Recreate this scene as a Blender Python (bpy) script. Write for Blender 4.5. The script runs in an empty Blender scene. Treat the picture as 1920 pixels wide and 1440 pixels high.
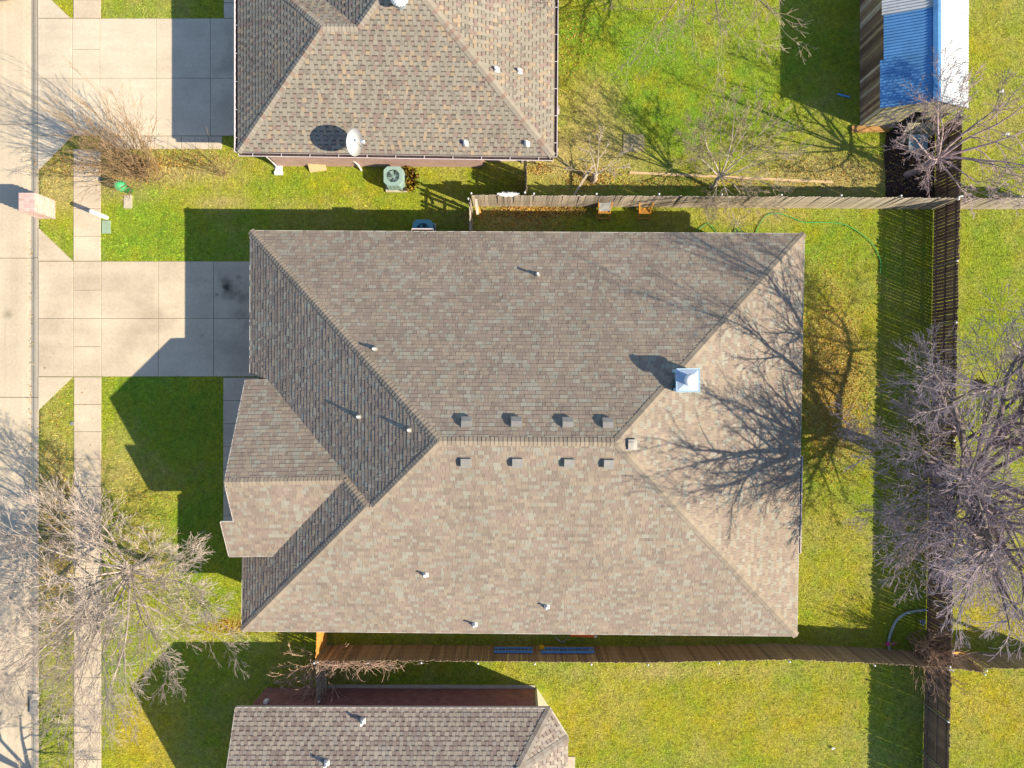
import bpy, math, random
import numpy as np
from mathutils import Vector, Matrix
from mathutils.geometry import tessellate_polygon

# ------------------------------------------------------------------ camera, sky, sun, exposure
H = 31.2                       # drone height above the lawn, metres
SC = bpy.context.scene
COL = SC.collection
cam_d = bpy.data.cameras.new('camera'); cam = bpy.data.objects.new('camera', cam_d); COL.objects.link(cam)
cam.location = (0, 0, H); cam.rotation_euler = (0, 0, 0)
cam_d.sensor_width = 36; cam_d.lens = 24.0; cam_d.clip_end = 2000
SC.camera = cam
SUN_EL, SUN_AZ = math.radians(34), math.radians(112)
w = bpy.data.worlds.new('World'); SC.world = w; w.use_nodes = True
nt = w.node_tree; bg = nt.nodes['Background']
sky = nt.nodes.new('ShaderNodeTexSky'); sky.sky_type = 'NISHITA'; sky.sun_disc = False
sky.sun_elevation = SUN_EL; sky.sun_rotation = SUN_AZ; sky.altitude = 200
sky.air_density = 1.0; sky.dust_density = 0.4; sky.ozone_density = 2.0
nt.links.new(sky.outputs['Color'], bg.inputs['Color']); bg.inputs['Strength'].default_value = 0.117
sun_d = bpy.data.lights.new('sun', 'SUN'); sun = bpy.data.objects.new('sun', sun_d); COL.objects.link(sun)
sun_d.energy = 5.0; sun_d.angle = math.radians(0.5); sun_d.color = (1.0, 0.865, 0.65)
SD = Vector((-math.cos(SUN_EL)*math.sin(SUN_AZ), -math.cos(SUN_EL)*math.cos(SUN_AZ), -math.sin(SUN_EL)))
sun.rotation_euler = SD.to_track_quat('-Z', 'Y').to_euler(); sun.location = (40, -16, 40)
vs = SC.view_settings; vs.view_transform = 'Standard'; vs.look = 'None'; vs.exposure = 0.84; vs.gamma = 1.0
vs.use_curve_mapping = False
SC.cycles.use_denoising = True
SC.cycles.max_bounces = 5; SC.cycles.diffuse_bounces = 2; SC.cycles.glossy_bounces = 2

random.seed(7); R = random.Random(11)
S = 960/(0.75*H)               # image pixels of the photograph per metre on the ground

# ------------------------------------------------------------------ helpers
def W(gx, gy, z=0.0):          # survey grid (ground pixels) -> world
    return Vector(((gx-960)/S, (720-gy)/S, z))
def P(px, py, h):              # a sighted point at height h -> world
    k = (H-h)/H
    return Vector(((px-960)*k/S, (720-py)*k/S, h))

class MB:
    def __init__(s): s.v = []; s.f = []; s.c = []
    def add(s, vs_, fs, col=(1, 1, 1)):
        b = len(s.v); s.v += [tuple(p) for p in vs_]
        for f in fs: s.f.append([b+i for i in f]); s.c.append(col)
        return s
    def box(s, x0, x1, y0, y1, z0, z1, col=(1, 1, 1)):
        return s.add([(x0,y0,z0),(x1,y0,z0),(x1,y1,z0),(x0,y1,z0),(x0,y0,z1),(x1,y0,z1),(x1,y1,z1),(x0,y1,z1)],
              [(3,2,1,0),(4,5,6,7),(0,1,5,4),(1,2,6,5),(2,3,7,6),(3,0,4,7)], col)
    def obox(s, c, a, b, d, col=(1, 1, 1)):       # centre and three half-axis vectors
        c, a, b, d = Vector(c), Vector(a), Vector(b), Vector(d)
        return s.add([c-a-b-d, c+a-b-d, c+a+b-d, c-a+b-d, c-a-b+d, c+a-b+d, c+a+b+d, c-a+b+d],
              [(3,2,1,0),(4,5,6,7),(0,1,5,4),(1,2,6,5),(2,3,7,6),(3,0,4,7)], col)
    def bar(s, p, q, wd, th, col=(1, 1, 1), up=Vector((0, 0, 1))):
        p, q = Vector(p), Vector(q); d = (q-p); L = d.length; d = d/L
        if abs(d.dot(up)) > 0.95: up = Vector((1, 0, 0))
        a = d.cross(up).normalized(); b = a.cross(d)
        return s.obox((p+q)/2, d*L/2, a*wd/2, b*th/2, col)
    def prism(s, poly, z0, z1, col=(1, 1, 1)):     # poly: (x, y) counter-clockwise
        n = len(poly)
        vv = [(p[0], p[1], z0) for p in poly]+[(p[0], p[1], z1) for p in poly]
        fs = [tuple(range(n, 2*n)), tuple(reversed(range(n)))]
        fs += [(i, (i+1) % n, n+(i+1) % n, n+i) for i in range(n)]
        return s.add(vv, fs, col)
    def slab3(s, poly3, drop, col=(1, 1, 1)):      # a sloping slab, its top given
        n = len(poly3); vv = [tuple(p) for p in poly3]+[(p[0], p[1], p[2]-drop) for p in poly3]
        fs = [tuple(range(n)), tuple(reversed(range(n, 2*n)))]+[(i, n+i, n+(i+1) % n, (i+1) % n) for i in range(n)]
        return s.add(vv, fs, col)
    def tube(s, pts, rad, n=6, col=(1, 1, 1), caps=True):
        pts = [Vector(p) for p in pts]; m = len(pts)
        if not hasattr(rad, '__len__'): rad = [rad]*m
        vv = []; d0 = (pts[1]-pts[0]).normalized()
        a = d0.cross(Vector((0.31, 0.17, 0.93)))
        if a.length < 1e-3: a = d0.cross(Vector((1, 0, 0)))
        a.normalize()
        for i in range(m):
            d = (pts[min(i+1, m-1)]-pts[max(i-1, 0)]).normalized()
            a = (a-d*a.dot(d)); a.normalize(); b = d.cross(a)
            for k in range(n):
                t = 2*math.pi*k/n
                vv.append(pts[i]+(a*math.cos(t)+b*math.sin(t))*rad[i])
        fs = [(i*n+k, i*n+(k+1) % n, (i+1)*n+(k+1) % n, (i+1)*n+k) for i in range(m-1) for k in range(n)]
        if caps: fs += [tuple(reversed(range(n))), tuple(range((m-1)*n, m*n))]
        return s.add(vv, fs, col)
    def lathe(s, c, prof, n=20, col=(1, 1, 1), ax=Vector((0, 0, 1))):
        c = Vector(c); ax = Vector(ax).normalized()
        a = ax.orthogonal().normalized(); b = ax.cross(a); vv = []
        for r, z in prof:
            for k in range(n):
                t = 2*math.pi*k/n; vv.append(c+ax*z+(a*math.cos(t)+b*math.sin(t))*max(r, 1e-4))
        m = len(prof)
        fs = [(i*n+k, i*n+(k+1) % n, (i+1)*n+(k+1) % n, (i+1)*n+k) for i in range(m-1) for k in range(n)]
        fs += [tuple(reversed(range(n))), tuple(range((m-1)*n, m*n))]
        return s.add(vv, fs, col)
    def mesh(s, name, org=Vector((0, 0, 0))):
        me = bpy.data.meshes.new(name)
        me.from_pydata([(v[0]-org.x, v[1]-org.y, v[2]-org.z) for v in s.v], [], s.f)
        cnt = np.array([len(f) for f in s.f]); ca = np.array(s.c, dtype=np.float32)
        at = me.color_attributes.new('Col', 'FLOAT_COLOR', 'CORNER')
        arr = np.ones((cnt.sum(), 4), np.float32); arr[:, :3] = np.repeat(ca, cnt, axis=0)
        at.data.foreach_set('color', arr.ravel())
        return me
    def build(s, name, mat, parent=None, smooth=False):
        org = ORG.get(parent.name, Vector((0, 0, 0))) if parent else Vector((0, 0, 0))
        me = s.mesh(name, org); me.materials.append(mat)
        if smooth: me.polygons.foreach_set('use_smooth', [True]*len(me.polygons))
        o = bpy.data.objects.new(name, me); COL.objects.link(o)
        if parent: o.parent = parent; ORG[o.name] = org
        return o
ORG = {}
def tag(o, label, cat, group=None, kind=None):
    o['label'] = label; o['category'] = cat
    if group: o['group'] = group
    if kind: o['kind'] = kind
    return o
def thing(name, loc, label, cat, group=None, kind=None):
    o = bpy.data.objects.new(name, None); COL.objects.link(o); o.location = loc
    o.empty_display_size = 0.3; ORG[o.name] = Vector(loc)
    return tag(o, label, cat, group, kind)
def place(name, me, parent, loc, rot=(0, 0, 0), scale=(1, 1, 1)):   # one more piece sharing a mesh
    o = bpy.data.objects.new(name, me); COL.objects.link(o)
    o.parent = parent; o.location = Vector(loc)-ORG[parent.name]; o.rotation_euler = rot; o.scale = scale
    return o
def pieces(name, lst, mat, parent, limit=300, rest='field'):
    """each of the largest pieces is an object, what is left is one part"""
    lst = sorted(lst, key=lambda t: -t[3])
    for vv, ff, cc, ar in lst[:limit]:
        m = MB(); m.v = list(vv); m.f = [list(f) for f in ff]; m.c = list(cc); m.build(name, mat, parent)
    if len(lst) > limit:
        m = MB()
        for vv, ff, cc, ar in lst[limit:]:
            b = len(m.v); m.v += vv; m.f += [[b+i for i in f] for f in ff]; m.c += cc
        o = m.build(rest, mat, parent); o['kind'] = 'stuff'

# ------------------------------------------------------------------ materials
def mat(name, col=(0.5, 0.5, 0.5), rough=0.85, metal=0.0, attr=False, n1=0, a1=0.0, n2=0, a2=0.0, bump=0.0, bscale=60,
        rnd=0.0, world=False, spec=0.3, brick=None, streak=None):
    m = bpy.data.materials.new(name); m.use_nodes = True; t = m.node_tree; N = t.nodes; L = t.links
    b = N['Principled BSDF']; b.inputs['Roughness'].default_value = rough; b.inputs['Metallic'].default_value = metal
    b.inputs['Specular IOR Level'].default_value = spec
    tc = N.new('ShaderNodeTexCoord'); geo = N.new('ShaderNodeNewGeometry')
    vec = geo.outputs['Position'] if world else tc.outputs['Object']
    if attr:
        c = N.new('ShaderNodeAttribute'); c.attribute_name = 'Col'; cur = c.outputs['Color']
    elif brick:
        sp = N.new('ShaderNodeSeparateXYZ'); L.new(geo.outputs['Position'], sp.inputs[0])
        ad = N.new('ShaderNodeMath'); ad.operation = 'ADD'; L.new(sp.outputs[0], ad.inputs[0]); L.new(sp.outputs[1], ad.inputs[1])
        cb = N.new('ShaderNodeCombineXYZ'); L.new(ad.outputs[0], cb.inputs[0]); L.new(sp.outputs[2], cb.inputs[1])
        br = N.new('ShaderNodeTexBrick'); L.new(cb.outputs[0], br.inputs['Vector'])
        br.inputs['Color1'].default_value = (*brick[0], 1); br.inputs['Color2'].default_value = (*brick[1], 1)
        br.inputs['Mortar'].default_value = (*brick[2], 1); br.inputs['Scale'].default_value = 1.0
        br.inputs['Brick Width'].default_value = 0.21; br.inputs['Row Height'].default_value = 0.075
        br.inputs['Mortar Size'].default_value = 0.006; cur = br.outputs['Color']
    else:
        c = N.new('ShaderNodeRGB'); c.outputs[0].default_value = (*col, 1); cur = c.outputs[0]
    def mul(cur, fac):
        x = N.new('ShaderNodeVectorMath'); x.operation = 'SCALE'; L.new(cur, x.inputs[0]); L.new(fac, x.inputs['Scale']); return x.outputs[0]
    def nz(scale, amt, detail=4, vsrc=vec):
        n = N.new('ShaderNodeTexNoise'); n.inputs['Scale'].default_value = scale; n.inputs['Detail'].default_value = detail
        L.new(vsrc, n.inputs['Vector'])
        r = N.new('ShaderNodeMapRange'); r.inputs[1].default_value = 0.25; r.inputs[2].default_value = 0.75
        r.inputs[3].default_value = 1-amt; r.inputs[4].default_value = 1+amt; L.new(n.outputs['Fac'], r.inputs[0]); return r.outputs[0]
    if n1: cur = mul(cur, nz(n1, a1))
    if n2: cur = mul(cur, nz(n2, a2))
    if streak:
        mp = N.new('ShaderNodeMapping'); mp.inputs['Scale'].default_value = streak[0]; L.new(vec, mp.inputs[0])
        cur = mul(cur, nz(1.0, streak[1], 3, mp.outputs[0]))
    if rnd:
        oi = N.new('ShaderNodeObjectInfo'); r = N.new('ShaderNodeMapRange'); r.inputs[3].default_value = 1-rnd; r.inputs[4].default_value = 1+rnd
        L.new(oi.outputs['Random'], r.inputs[0]); cur = mul(cur, r.outputs[0])
    L.new(cur, b.inputs['Base Color'])
    if bump:
        n = N.new('ShaderNodeTexNoise'); n.inputs['Scale'].default_value = bscale; n.inputs['Detail'].default_value = 3
        L.new(vec, n.inputs['Vector']); bp = N.new('ShaderNodeBump'); bp.inputs['Strength'].default_value = bump
        bp.inputs['Distance'].default_value = 0.02; L.new(n.outputs['Fac'], bp.inputs['Height']); L.new(bp.outputs[0], b.inputs['Normal'])
    return m
def stains(m, spots):
    """dark oil and dirt spots with ragged outlines on a concrete material"""
    t = m.node_tree; N = t.nodes; L = t.links; b = N['Principled BSDF']
    cur = b.inputs['Base Color'].links[0].from_socket
    geo = N.new('ShaderNodeNewGeometry')
    nzn = N.new('ShaderNodeTexNoise'); nzn.inputs['Scale'].default_value = 1.6; nzn.inputs['Detail'].default_value = 6
    L.new(geo.outputs['Position'], nzn.inputs['Vector'])
    for (p, rad, dark) in spots:
        sb = N.new('ShaderNodeVectorMath'); sb.operation = 'DISTANCE'; sb.inputs[1].default_value = tuple(p)
        L.new(geo.outputs['Position'], sb.inputs[0])
        ma = N.new('ShaderNodeMath'); ma.operation = 'MULTIPLY_ADD'; ma.inputs[1].default_value = rad*2.2; L.new(nzn.outputs['Fac'], ma.inputs[0]); L.new(sb.outputs['Value'], ma.inputs[2])
        mr = N.new('ShaderNodeMapRange'); mr.interpolation_type = 'SMOOTHSTEP'
        mr.inputs[1].default_value = rad*1.0; mr.inputs[2].default_value = rad*2.2; mr.inputs[3].default_value = dark; mr.inputs[4].default_value = 1
        L.new(ma.outputs[0], mr.inputs[0])
        x = N.new('ShaderNodeVectorMath'); x.operation = 'SCALE'; L.new(cur, x.inputs[0]); L.new(mr.outputs[0], x.inputs['Scale']); cur = x.outputs[0]
    L.new(cur, b.inputs['Base Color'])

M = {}
M['shingle'] = mat('asphalt_shingle', attr=True, rough=0.95, n1=90, a1=0.22, n2=0.5, a2=0.10, world=True, spec=0.15)
M['deck'] = mat('roof_felt', (0.10, 0.085, 0.075), rough=0.95)
M['trim'] = mat('painted_trim', (0.62, 0.56, 0.50), rough=0.6, n1=3, a1=0.06)
M['gutter'] = mat('gutter_metal', (0.66, 0.58, 0.60), rough=0.45, n1=5, a1=0.08)
M['concrete'] = mat('concrete', (0.525, 0.44, 0.325), rough=0.9, n1=0.55, a1=0.19, n2=9, a2=0.09, world=True, rnd=0.035, bump=0.15, bscale=50, streak=((0.25, 3.0, 1), 0.05))
M['concrete_n'] = mat('concrete_pale', (0.55, 0.475, 0.365), rough=0.9, n1=0.5, a1=0.16, n2=9, a2=0.08, world=True, rnd=0.03, bump=0.15, bscale=50, streak=((0.25, 3.0, 1), 0.05))
M['street'] = mat('street_concrete', (0.52, 0.44, 0.325), rough=0.92, n1=0.5, a1=0.12, n2=9, a2=0.09, world=True, rnd=0.03, bump=0.15, bscale=50, streak=((3.5, 0.12, 1), 0.10))
M['joint'] = mat('joint_filler', (0.20, 0.16, 0.12), rough=0.95, n1=6, a1=0.3, world=True)
M['pad'] = mat('pad_concrete', (0.50, 0.44, 0.34), rough=0.9, n1=4, a1=0.12, n2=30, a2=0.1)
M['brick_red'] = mat('brick_dark_red', brick=((0.34, 0.125, 0.11), (0.22, 0.09, 0.09), (0.28, 0.22, 0.2)), n1=3, a1=0.2, world=True)
M['brick_tan'] = mat('brick_tan', brick=((0.36, 0.22, 0.16), (0.30, 0.17, 0.12), (0.4, 0.36, 0.3)), n1=3, a1=0.15, world=True)
M['brick_pink'] = mat('brick_pink', brick=((0.52, 0.33, 0.29), (0.44, 0.26, 0.22), (0.55, 0.48, 0.43)), n1=3, a1=0.12, world=True)
M['siding'] = mat('cream_siding', (0.62, 0.56, 0.42), rough=0.7, n1=2, a1=0.08)
M['wood_gray'] = mat('weathered_wood', (0.46, 0.39, 0.305), rough=0.9, rnd=0.28, streak=((40, 40, 1.5), 0.35), n1=3, a1=0.15)
M['wood_brown'] = mat('brown_wood', (0.30, 0.222, 0.145), rough=0.9, rnd=0.30, streak=((40, 40, 1.5), 0.35), n1=3, a1=0.15)
M['wood_dark'] = mat('dark_wood', (0.17, 0.115, 0.085), rough=0.9, rnd=0.30, streak=((40, 40, 1.5), 0.35), n1=3, a1=0.15)
M['wood_orange'] = mat('cedar_wood', (0.56, 0.27, 0.055), rough=0.8, rnd=0.10, streak=((40, 40, 2), 0.2), n1=3, a1=0.1)
M['chair_wood'] = mat('oiled_chair_wood', (0.62, 0.29, 0.05), rough=0.6, streak=((10, 40, 10), 0.2))
M['white_metal'] = mat('white_metal', (0.80, 0.80, 0.80), rough=0.45, spec=0.5, n1=4, a1=0.05)
M['galv'] = mat('galvanised_metal', (0.50, 0.60, 0.72), rough=0.42, metal=0.7, n1=3, a1=0.10)
M['chase'] = mat('shade_blue_chase', (0.42, 0.60, 0.74), rough=0.5, metal=0.1, n1=4, a1=0.1)  # sheet metal, the blue of its shaded side put into the base colour
M['galv_vent'] = mat('vent_metal', (0.30, 0.285, 0.26), rough=0.6, metal=0.3, n1=5, a1=0.12)
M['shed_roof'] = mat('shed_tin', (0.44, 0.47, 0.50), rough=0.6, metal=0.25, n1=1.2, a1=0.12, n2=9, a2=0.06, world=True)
M['shed_sky_tint'] = mat('sky_tinted_shed_tin', (0.10, 0.27, 0.52), rough=0.45, metal=0.35, n1=1.2, a1=0.2, n2=9, a2=0.1, world=True)  # pale tin with the blue sky shade put into its colour
M['pvc'] = mat('pvc_white', (0.78, 0.77, 0.74), rough=0.5)
M['black'] = mat('black_rubber', (0.02, 0.02, 0.022), rough=0.7)
M['bark'] = mat('pale_bark', (0.42, 0.36, 0.30), rough=0.95, n1=5, a1=0.3, n2=30, a2=0.2, world=True)
M['bark_e'] = mat('grey_bark', (0.17, 0.14, 0.135), rough=0.95, n1=4, a1=0.35, n2=30, a2=0.2, world=True)
M['twig_pale'] = mat('pale_twig', (0.42, 0.345, 0.295), rough=0.9, n1=3, a1=0.25, world=True)
M['twig_tan'] = mat('tan_twig', (0.34, 0.275, 0.18), rough=0.9, n1=3, a1=0.25, world=True)
M['twig_e'] = mat('purplish_twig', (0.36, 0.285, 0.305), rough=0.9, n1=3, a1=0.3, world=True)
M['bark_pink'] = mat('pinkish_bark', (0.36, 0.27, 0.27), rough=0.9, n1=4, a1=0.3, world=True)
M['twig_brown'] = mat('brown_twig', (0.33, 0.22, 0.12), rough=0.95, n1=4, a1=0.3, world=True)
M['vine'] = mat('dead_vine', (0.44, 0.30, 0.22), rough=0.95, n1=6, a1=0.3, world=True)
M['attr'] = mat('leaf_blade', attr=True, rough=0.85, spec=0.15)
M['ground'] = mat('soil_turf', attr=True, rough=0.95, n1=5, a1=0.30, n2=40, a2=0.35, world=True, bump=0.6, bscale=25)
M['mulch'] = mat('dark_mulch', (0.05, 0.032, 0.027), rough=0.95, n1=8, a1=0.5, n2=40, a2=0.6, bump=0.8, bscale=20, world=True)
M['green_plastic'] = mat('green_plastic', (0.06, 0.46, 0.17), rough=0.4, n1=6, a1=0.06)
M['pale_green'] = mat('pale_green_lid', (0.28, 0.38, 0.27), rough=0.7, n1=5, a1=0.15)
M['ac_green'] = mat('grey_green_enamel', (0.27, 0.40, 0.37), rough=0.45, n1=6, a1=0.08)
M['ac_dark'] = mat('fan_dark', (0.06, 0.10, 0.09), rough=0.6)
M['hose'] = mat('green_hose', (0.05, 0.40, 0.11), rough=0.45)
M['pipe_blue'] = mat('grey_blue_pipe', (0.32, 0.40, 0.42), rough=0.6, n1=20, a1=0.2)
M['ladder'] = mat('blue_fibreglass', (0.12, 0.36, 0.75), rough=0.5, n1=8, a1=0.15)
M['alu'] = mat('aluminium', (0.6, 0.6, 0.6), rough=0.4, metal=0.8)
M['yellow'] = mat('yellow_plastic', (0.65, 0.42, 0.03), rough=0.5)
M['orange'] = mat('orange_plastic', (0.75, 0.16, 0.025), rough=0.5)
M['pink'] = mat('pink_plastic', (0.75, 0.06, 0.30), rough=0.5)
M['cloth'] = mat('grey_cloth', (0.38, 0.39, 0.38), rough=0.95, n1=12, a1=0.1)
M['tarp'] = mat('blue_grey_tarp', (0.22, 0.32, 0.36), rough=0.6, n1=5, a1=0.25, bump=0.5, bscale=6)
M['car'] = mat('taupe_car_paint', (0.30, 0.25, 0.22), rough=0.3, metal=0.3, spec=0.5)
M['glass'] = mat('dark_glass', (0.03, 0.045, 0.05), rough=0.08, spec=0.6)
M['board'] = mat('plywood', (0.55, 0.40, 0.22), rough=0.8, streak=((2, 30, 30), 0.15))
M['mortar'] = mat('mortar', (0.50, 0.44, 0.40), rough=0.95, n1=20, a1=0.15)
M['pinkbrick'] = mat('pink_brick', (0.60, 0.42, 0.37), rough=0.9, rnd=0.18, n1=9, a1=0.15)
M['lid'] = mat('mossy_board', (0.30, 0.26, 0.14), rough=0.95, n1=4, a1=0.3, world=True)
M['ac_shade_tint'] = mat('shade_tinted_enamel', (0.16, 0.42, 0.46), rough=0.45)  # blue-green cast of the eave's shade mixed into the enamel colour
M['plank'] = mat('stained_plank', (0.36, 0.20, 0.07), rough=0.85, n1=6, a1=0.3)
M['litter'] = mat('white_litter', (0.7, 0.7, 0.7), rough=0.7)
M['nest'] = mat('twig_nest', (0.22, 0.15, 0.09), rough=1.0, n1=12, a1=0.5, bump=1.0, bscale=18)

# ------------------------------------------------------------------ lawn colour field
NR = np.random.RandomState(5)
LAT = NR.rand(6, 256, 256)
def vn(x, y, sc, k):
    x = x*sc+37.3*k; y = y*sc+11.7*k
    xi = np.floor(x).astype(int); yi = np.floor(y).astype(int); fx = x-xi; fy = y-yi
    fx = fx*fx*(3-2*fx); fy = fy*fy*(3-2*fy); g = LAT[k % 6]; a = xi % 256; b = yi % 256; a1 = (a+1) % 256; b1 = (b+1) % 256
    return (g[a, b]*(1-fx)+g[a1, b]*fx)*(1-fy)+(g[a, b1]*(1-fx)+g[a1, b1]*fx)*fy
def fbm(x, y, sc, k): return 0.5*vn(x, y, sc, k)+0.3*vn(x, y, sc*2.1, k+1)+0.2*vn(x, y, sc*4.3, k+2)
PATCH = [  # ground pixels: centre, radii, +dry / -green, weight
    (1245, 180, 150, 130, 'g', 0.75), (1180, 60, 110, 60, 'g', 0.5), (1400, 160, 110, 110, 'g', 0.35), (1110, 190, 55, 60, 't', 0.8), (1330, 70, 30, 25, 't', 0.4), (1130, 290, 110, 60, 't', 0.75),
    (1500, 300, 160, 50, 't', 0.35), (1400, 335, 300, 20, 't', 0.35), (1080, 60, 60, 50, 'g', 0.4), (1580, 340, 90, 40, 't', 0.5),
    (105, 360, 60, 60, 't', 0.7), (300, 320, 170, 25, 't', 0.8), (240, 340, 60, 40, 't', 0.35), (400, 380, 60, 12, 't', 0.6), (300, 440, 120, 60, 'g', 0.45),
    (105, 900, 40, 120, 't', 0.65), (250, 800, 40, 60, 't', 0.4), (240, 900, 60, 60, 't', 0.45), (320, 770, 100, 80, 'g', 0.8), (360, 1000, 60, 90, 'g', 0.7),
    (105, 1050, 50, 120, 't', 0.9), (280, 1040, 70, 70, 't', 0.6), (430, 1120, 50, 35, 'g', 0.3), (440, 1175, 60, 15, 'd', 0.8), (270, 1370, 60, 80, 'd', 1.0), (230, 1250, 60, 60, 'g', 0.5),
    (1560, 700, 55, 120, 'd', 0.9), (1560, 720, 50, 110, 't', 0.45), (1560, 480, 60, 60, 'g', 0.3), (1580, 1010, 60, 90, 'd', 0.25), (1600, 1140, 60, 50, 'd', 0.3), (1400, 405, 90, 18, 't', 0.6),
    (1300, 1260, 200, 14, 't', 0.5), (1330, 1330, 220, 90, 'd', 0.35), (1500, 1360, 120, 70, 'd', 0.35), (1100, 1340, 70, 70, 'd', 0.25), (1850, 1330, 90, 80, 'd', 0.75), (1850, 1150, 90, 60, 'd', 0.6), (1850, 980, 90, 70, 't', 0.35),
    (1850, 450, 90, 60, 'g', 0.35), (1870, 600, 60, 60, 'g', 0.25), (1870, 250, 60, 60, 't', 0.45), (1850, 90, 60, 80, 'd', 0.3), (600, 345, 120, 30, 'g', 0.35), (960, 410, 90, 30, 't', 0.5), (1020, 300, 50, 40, 't', 0.7)]
CG = np.array((0.18, 0.315, 0.020)); CY = np.array((0.315, 0.35, 0.024)); CD = np.array((0.46, 0.365, 0.016)); CT = np.array((0.44, 0.36, 0.14))
def lawn_rgb(x, y):
    gx = x*S+960; gy = 720-y*S
    g = 0.35+0.9*(fbm(x, y, 0.35, 0)-0.5)+0.9*(fbm(x, y, 2.2, 1)-0.5)
    t = 0.13+0.7*(fbm(x, y, 0.5, 2)-0.5)+0.6*(fbm(x, y, 3.1, 3)-0.5)
    d = 0.10+0.7*(fbm(x, y, 0.6, 4)-0.5)+0.7*(fbm(x, y, 2.7, 5)-0.5)
    for cx, cy, rx, ry, k, wt in PATCH:
        q = np.exp(-(((gx-cx)/rx)**2+((gy-cy)/ry)**2))*wt
        if k == 'g': g += q; t -= q*0.6
        elif k == 't': t += q; g -= q*0.5
        else: d += q
    g = np.clip(g, 0, 1)[:, None]; t = np.clip(t, 0, 0.9)[:, None]; d = np.clip(d, 0, 0.85)[:, None]
    c = CY*(1-g)+CG*g; c = c*(1-d)+CD*d; c = c*(1-t)+CT*t
    return c

# ------------------------------------------------------------------ ground
CURB = 72
xs = np.concatenate([[-900, -300, -80, -45], np.arange(-27, 27.01, 0.2), [45, 80, 300, 900]])
ys = np.concatenate([[-900, -300, -80, -40], np.arange(-20.4, 20.41, 0.2), [40, 80, 300, 900]])
XX, YY = np.meshgrid(xs, ys); nx, ny = len(xs), len(ys)
cx_ = (CURB-960)/S
ZZ = np.where(XX < cx_-0.12, -0.6, 0.0)+np.where(XX >= cx_, 0.03*(fbm(XX, YY, 0.25, 3)-0.5), 0)
vv = np.stack([XX.ravel(), YY.ravel(), ZZ.ravel()], 1)
idx = np.arange(nx*ny).reshape(ny, nx)
ff = np.stack([idx[:-1, :-1].ravel(), idx[:-1, 1:].ravel(), idx[1:, 1:].ravel(), idx[1:, :-1].ravel()], 1)
def fast_mesh(name, v, f, colpt=None, colface=None):
    me = bpy.data.meshes.new(name); k = f.shape[1]
    me.vertices.add(len(v)); me.vertices.foreach_set('co', v.astype(np.float32).ravel())
    me.loops.add(f.size); me.loops.foreach_set('vertex_index', f.astype(np.int32).ravel())
    me.polygons.add(len(f)); me.polygons.foreach_set('loop_start', np.arange(0, f.size, k, dtype=np.int32))
    me.update(calc_edges=True)
    c = np.ones((f.size, 4), np.float32)
    c[:, :3] = colpt[f.ravel()] if colpt is not None else np.repeat(colface, k, axis=0)
    at = me.color_attributes.new('Col', 'FLOAT_COLOR', 'CORNER'); at.data.foreach_set('color', c.ravel())
    return me
gcol = lawn_rgb(vv[:, 0], vv[:, 1])*0.8
me = fast_mesh('ground', vv, ff, colpt=gcol); me.materials.append(M['ground'])
ground = bpy.data.objects.new('ground', me); COL.objects.link(ground)
tag(ground, 'patchy yellow-green lawn ground running under the whole block', 'ground', kind='structure')

# ------------------------------------------------------------------ street, kerb, walks, drives
street = thing('street', W(-60, 720, -0.15), 'pale concrete street along the left edge of the picture', 'street', kind='structure')
jy = [-290, -30, 231, 483, 745, 1005, 1268, 1530, 1790]
prof = [(-420, -0.13), (40, -0.125), (50, -0.14), (54, -0.145), (58, -0.115), (62, -0.06), (67, -0.02), (CURB, 0.0), (CURB, -0.4), (-420, -0.4)]
for a, b in zip(jy[:-1], jy[1:]):
    m = MB(); n = len(prof)
    A = [W(x, a+0.5, z) for x, z in prof]; B = [W(x, b-0.5, z) for x, z in prof]
    m.add(A+B, [(i, (i+1) % n, n+(i+1) % n, n+i) for i in range(n)]+[tuple(range(n)), tuple(reversed(range(n, 2*n)))])
    m.build('slab', M['street'], street)
MB().box(W(-420, 0).x, W(CURB-1, 0).x, W(0, 1790).y, W(0, -290).y, -0.5, -0.19).build('road_base', M['joint'], street)

def slab_group(name, label, cat, rects, material, ztop=0.035, zb=0.008, gap=0.36, polys=()):
    xs_ = [r[0] for r in rects]+[r[2] for r in rects]; ys_ = [r[1] for r in rects]+[r[3] for r in rects]
    t = thing(name, W((min(xs_)+max(xs_))/2, (min(ys_)+max(ys_))/2), label, cat, kind='structure')
    mj = MB()
    for x0, y0, x1, y1 in rects:
        mj.prism([W(x0, y1)[:2], W(x1, y1)[:2], W(x1, y0)[:2], W(x0, y0)[:2]], -0.05, zb)
    for pl in polys: mj.prism([W(*p)[:2] for p in pl], -0.05, zb)
    mj.build('joint_bed', M['joint'], t)
    for x0, y0, x1, y1 in rects:
        m = MB(); g = gap; z = ztop+R.uniform(-0.003, 0.003)
        a, b, c, d = W(x0+g, y1-g), W(x1-g, y1-g), W(x1-g, y0+g), W(x0+g, y0+g); e = 0.012
        lo = [(p.x, p.y) for p in (a, b, c, d)]
        hi = [(a.x+e, a.y+e), (b.x-e, b.y+e), (c.x-e, c.y-e), (d.x+e, d.y-e)]
        m.add([(*p, -0.04) for p in lo]+[(*p, z-0.008) for p in lo]+[(*p, z) for p in hi],
              [(3, 2, 1, 0)]+[(i, (i+1) % 4, 4+(i+1) % 4, 4+i) for i in range(4)]+[(4+i, 4+(i+1) % 4, 8+(i+1) % 4, 8+i) for i in range(4)]+[(8, 9, 10, 11)])
        m.build('slab', material, t)
    for pl in polys:
        m = MB(); c = sum((W(*p) for p in pl), Vector())/len(pl)
        m.prism([((W(*p)-c)*0.985+c)[:2] for p in pl], -0.04, ztop); m.build('slab', material, t)
    return t
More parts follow.
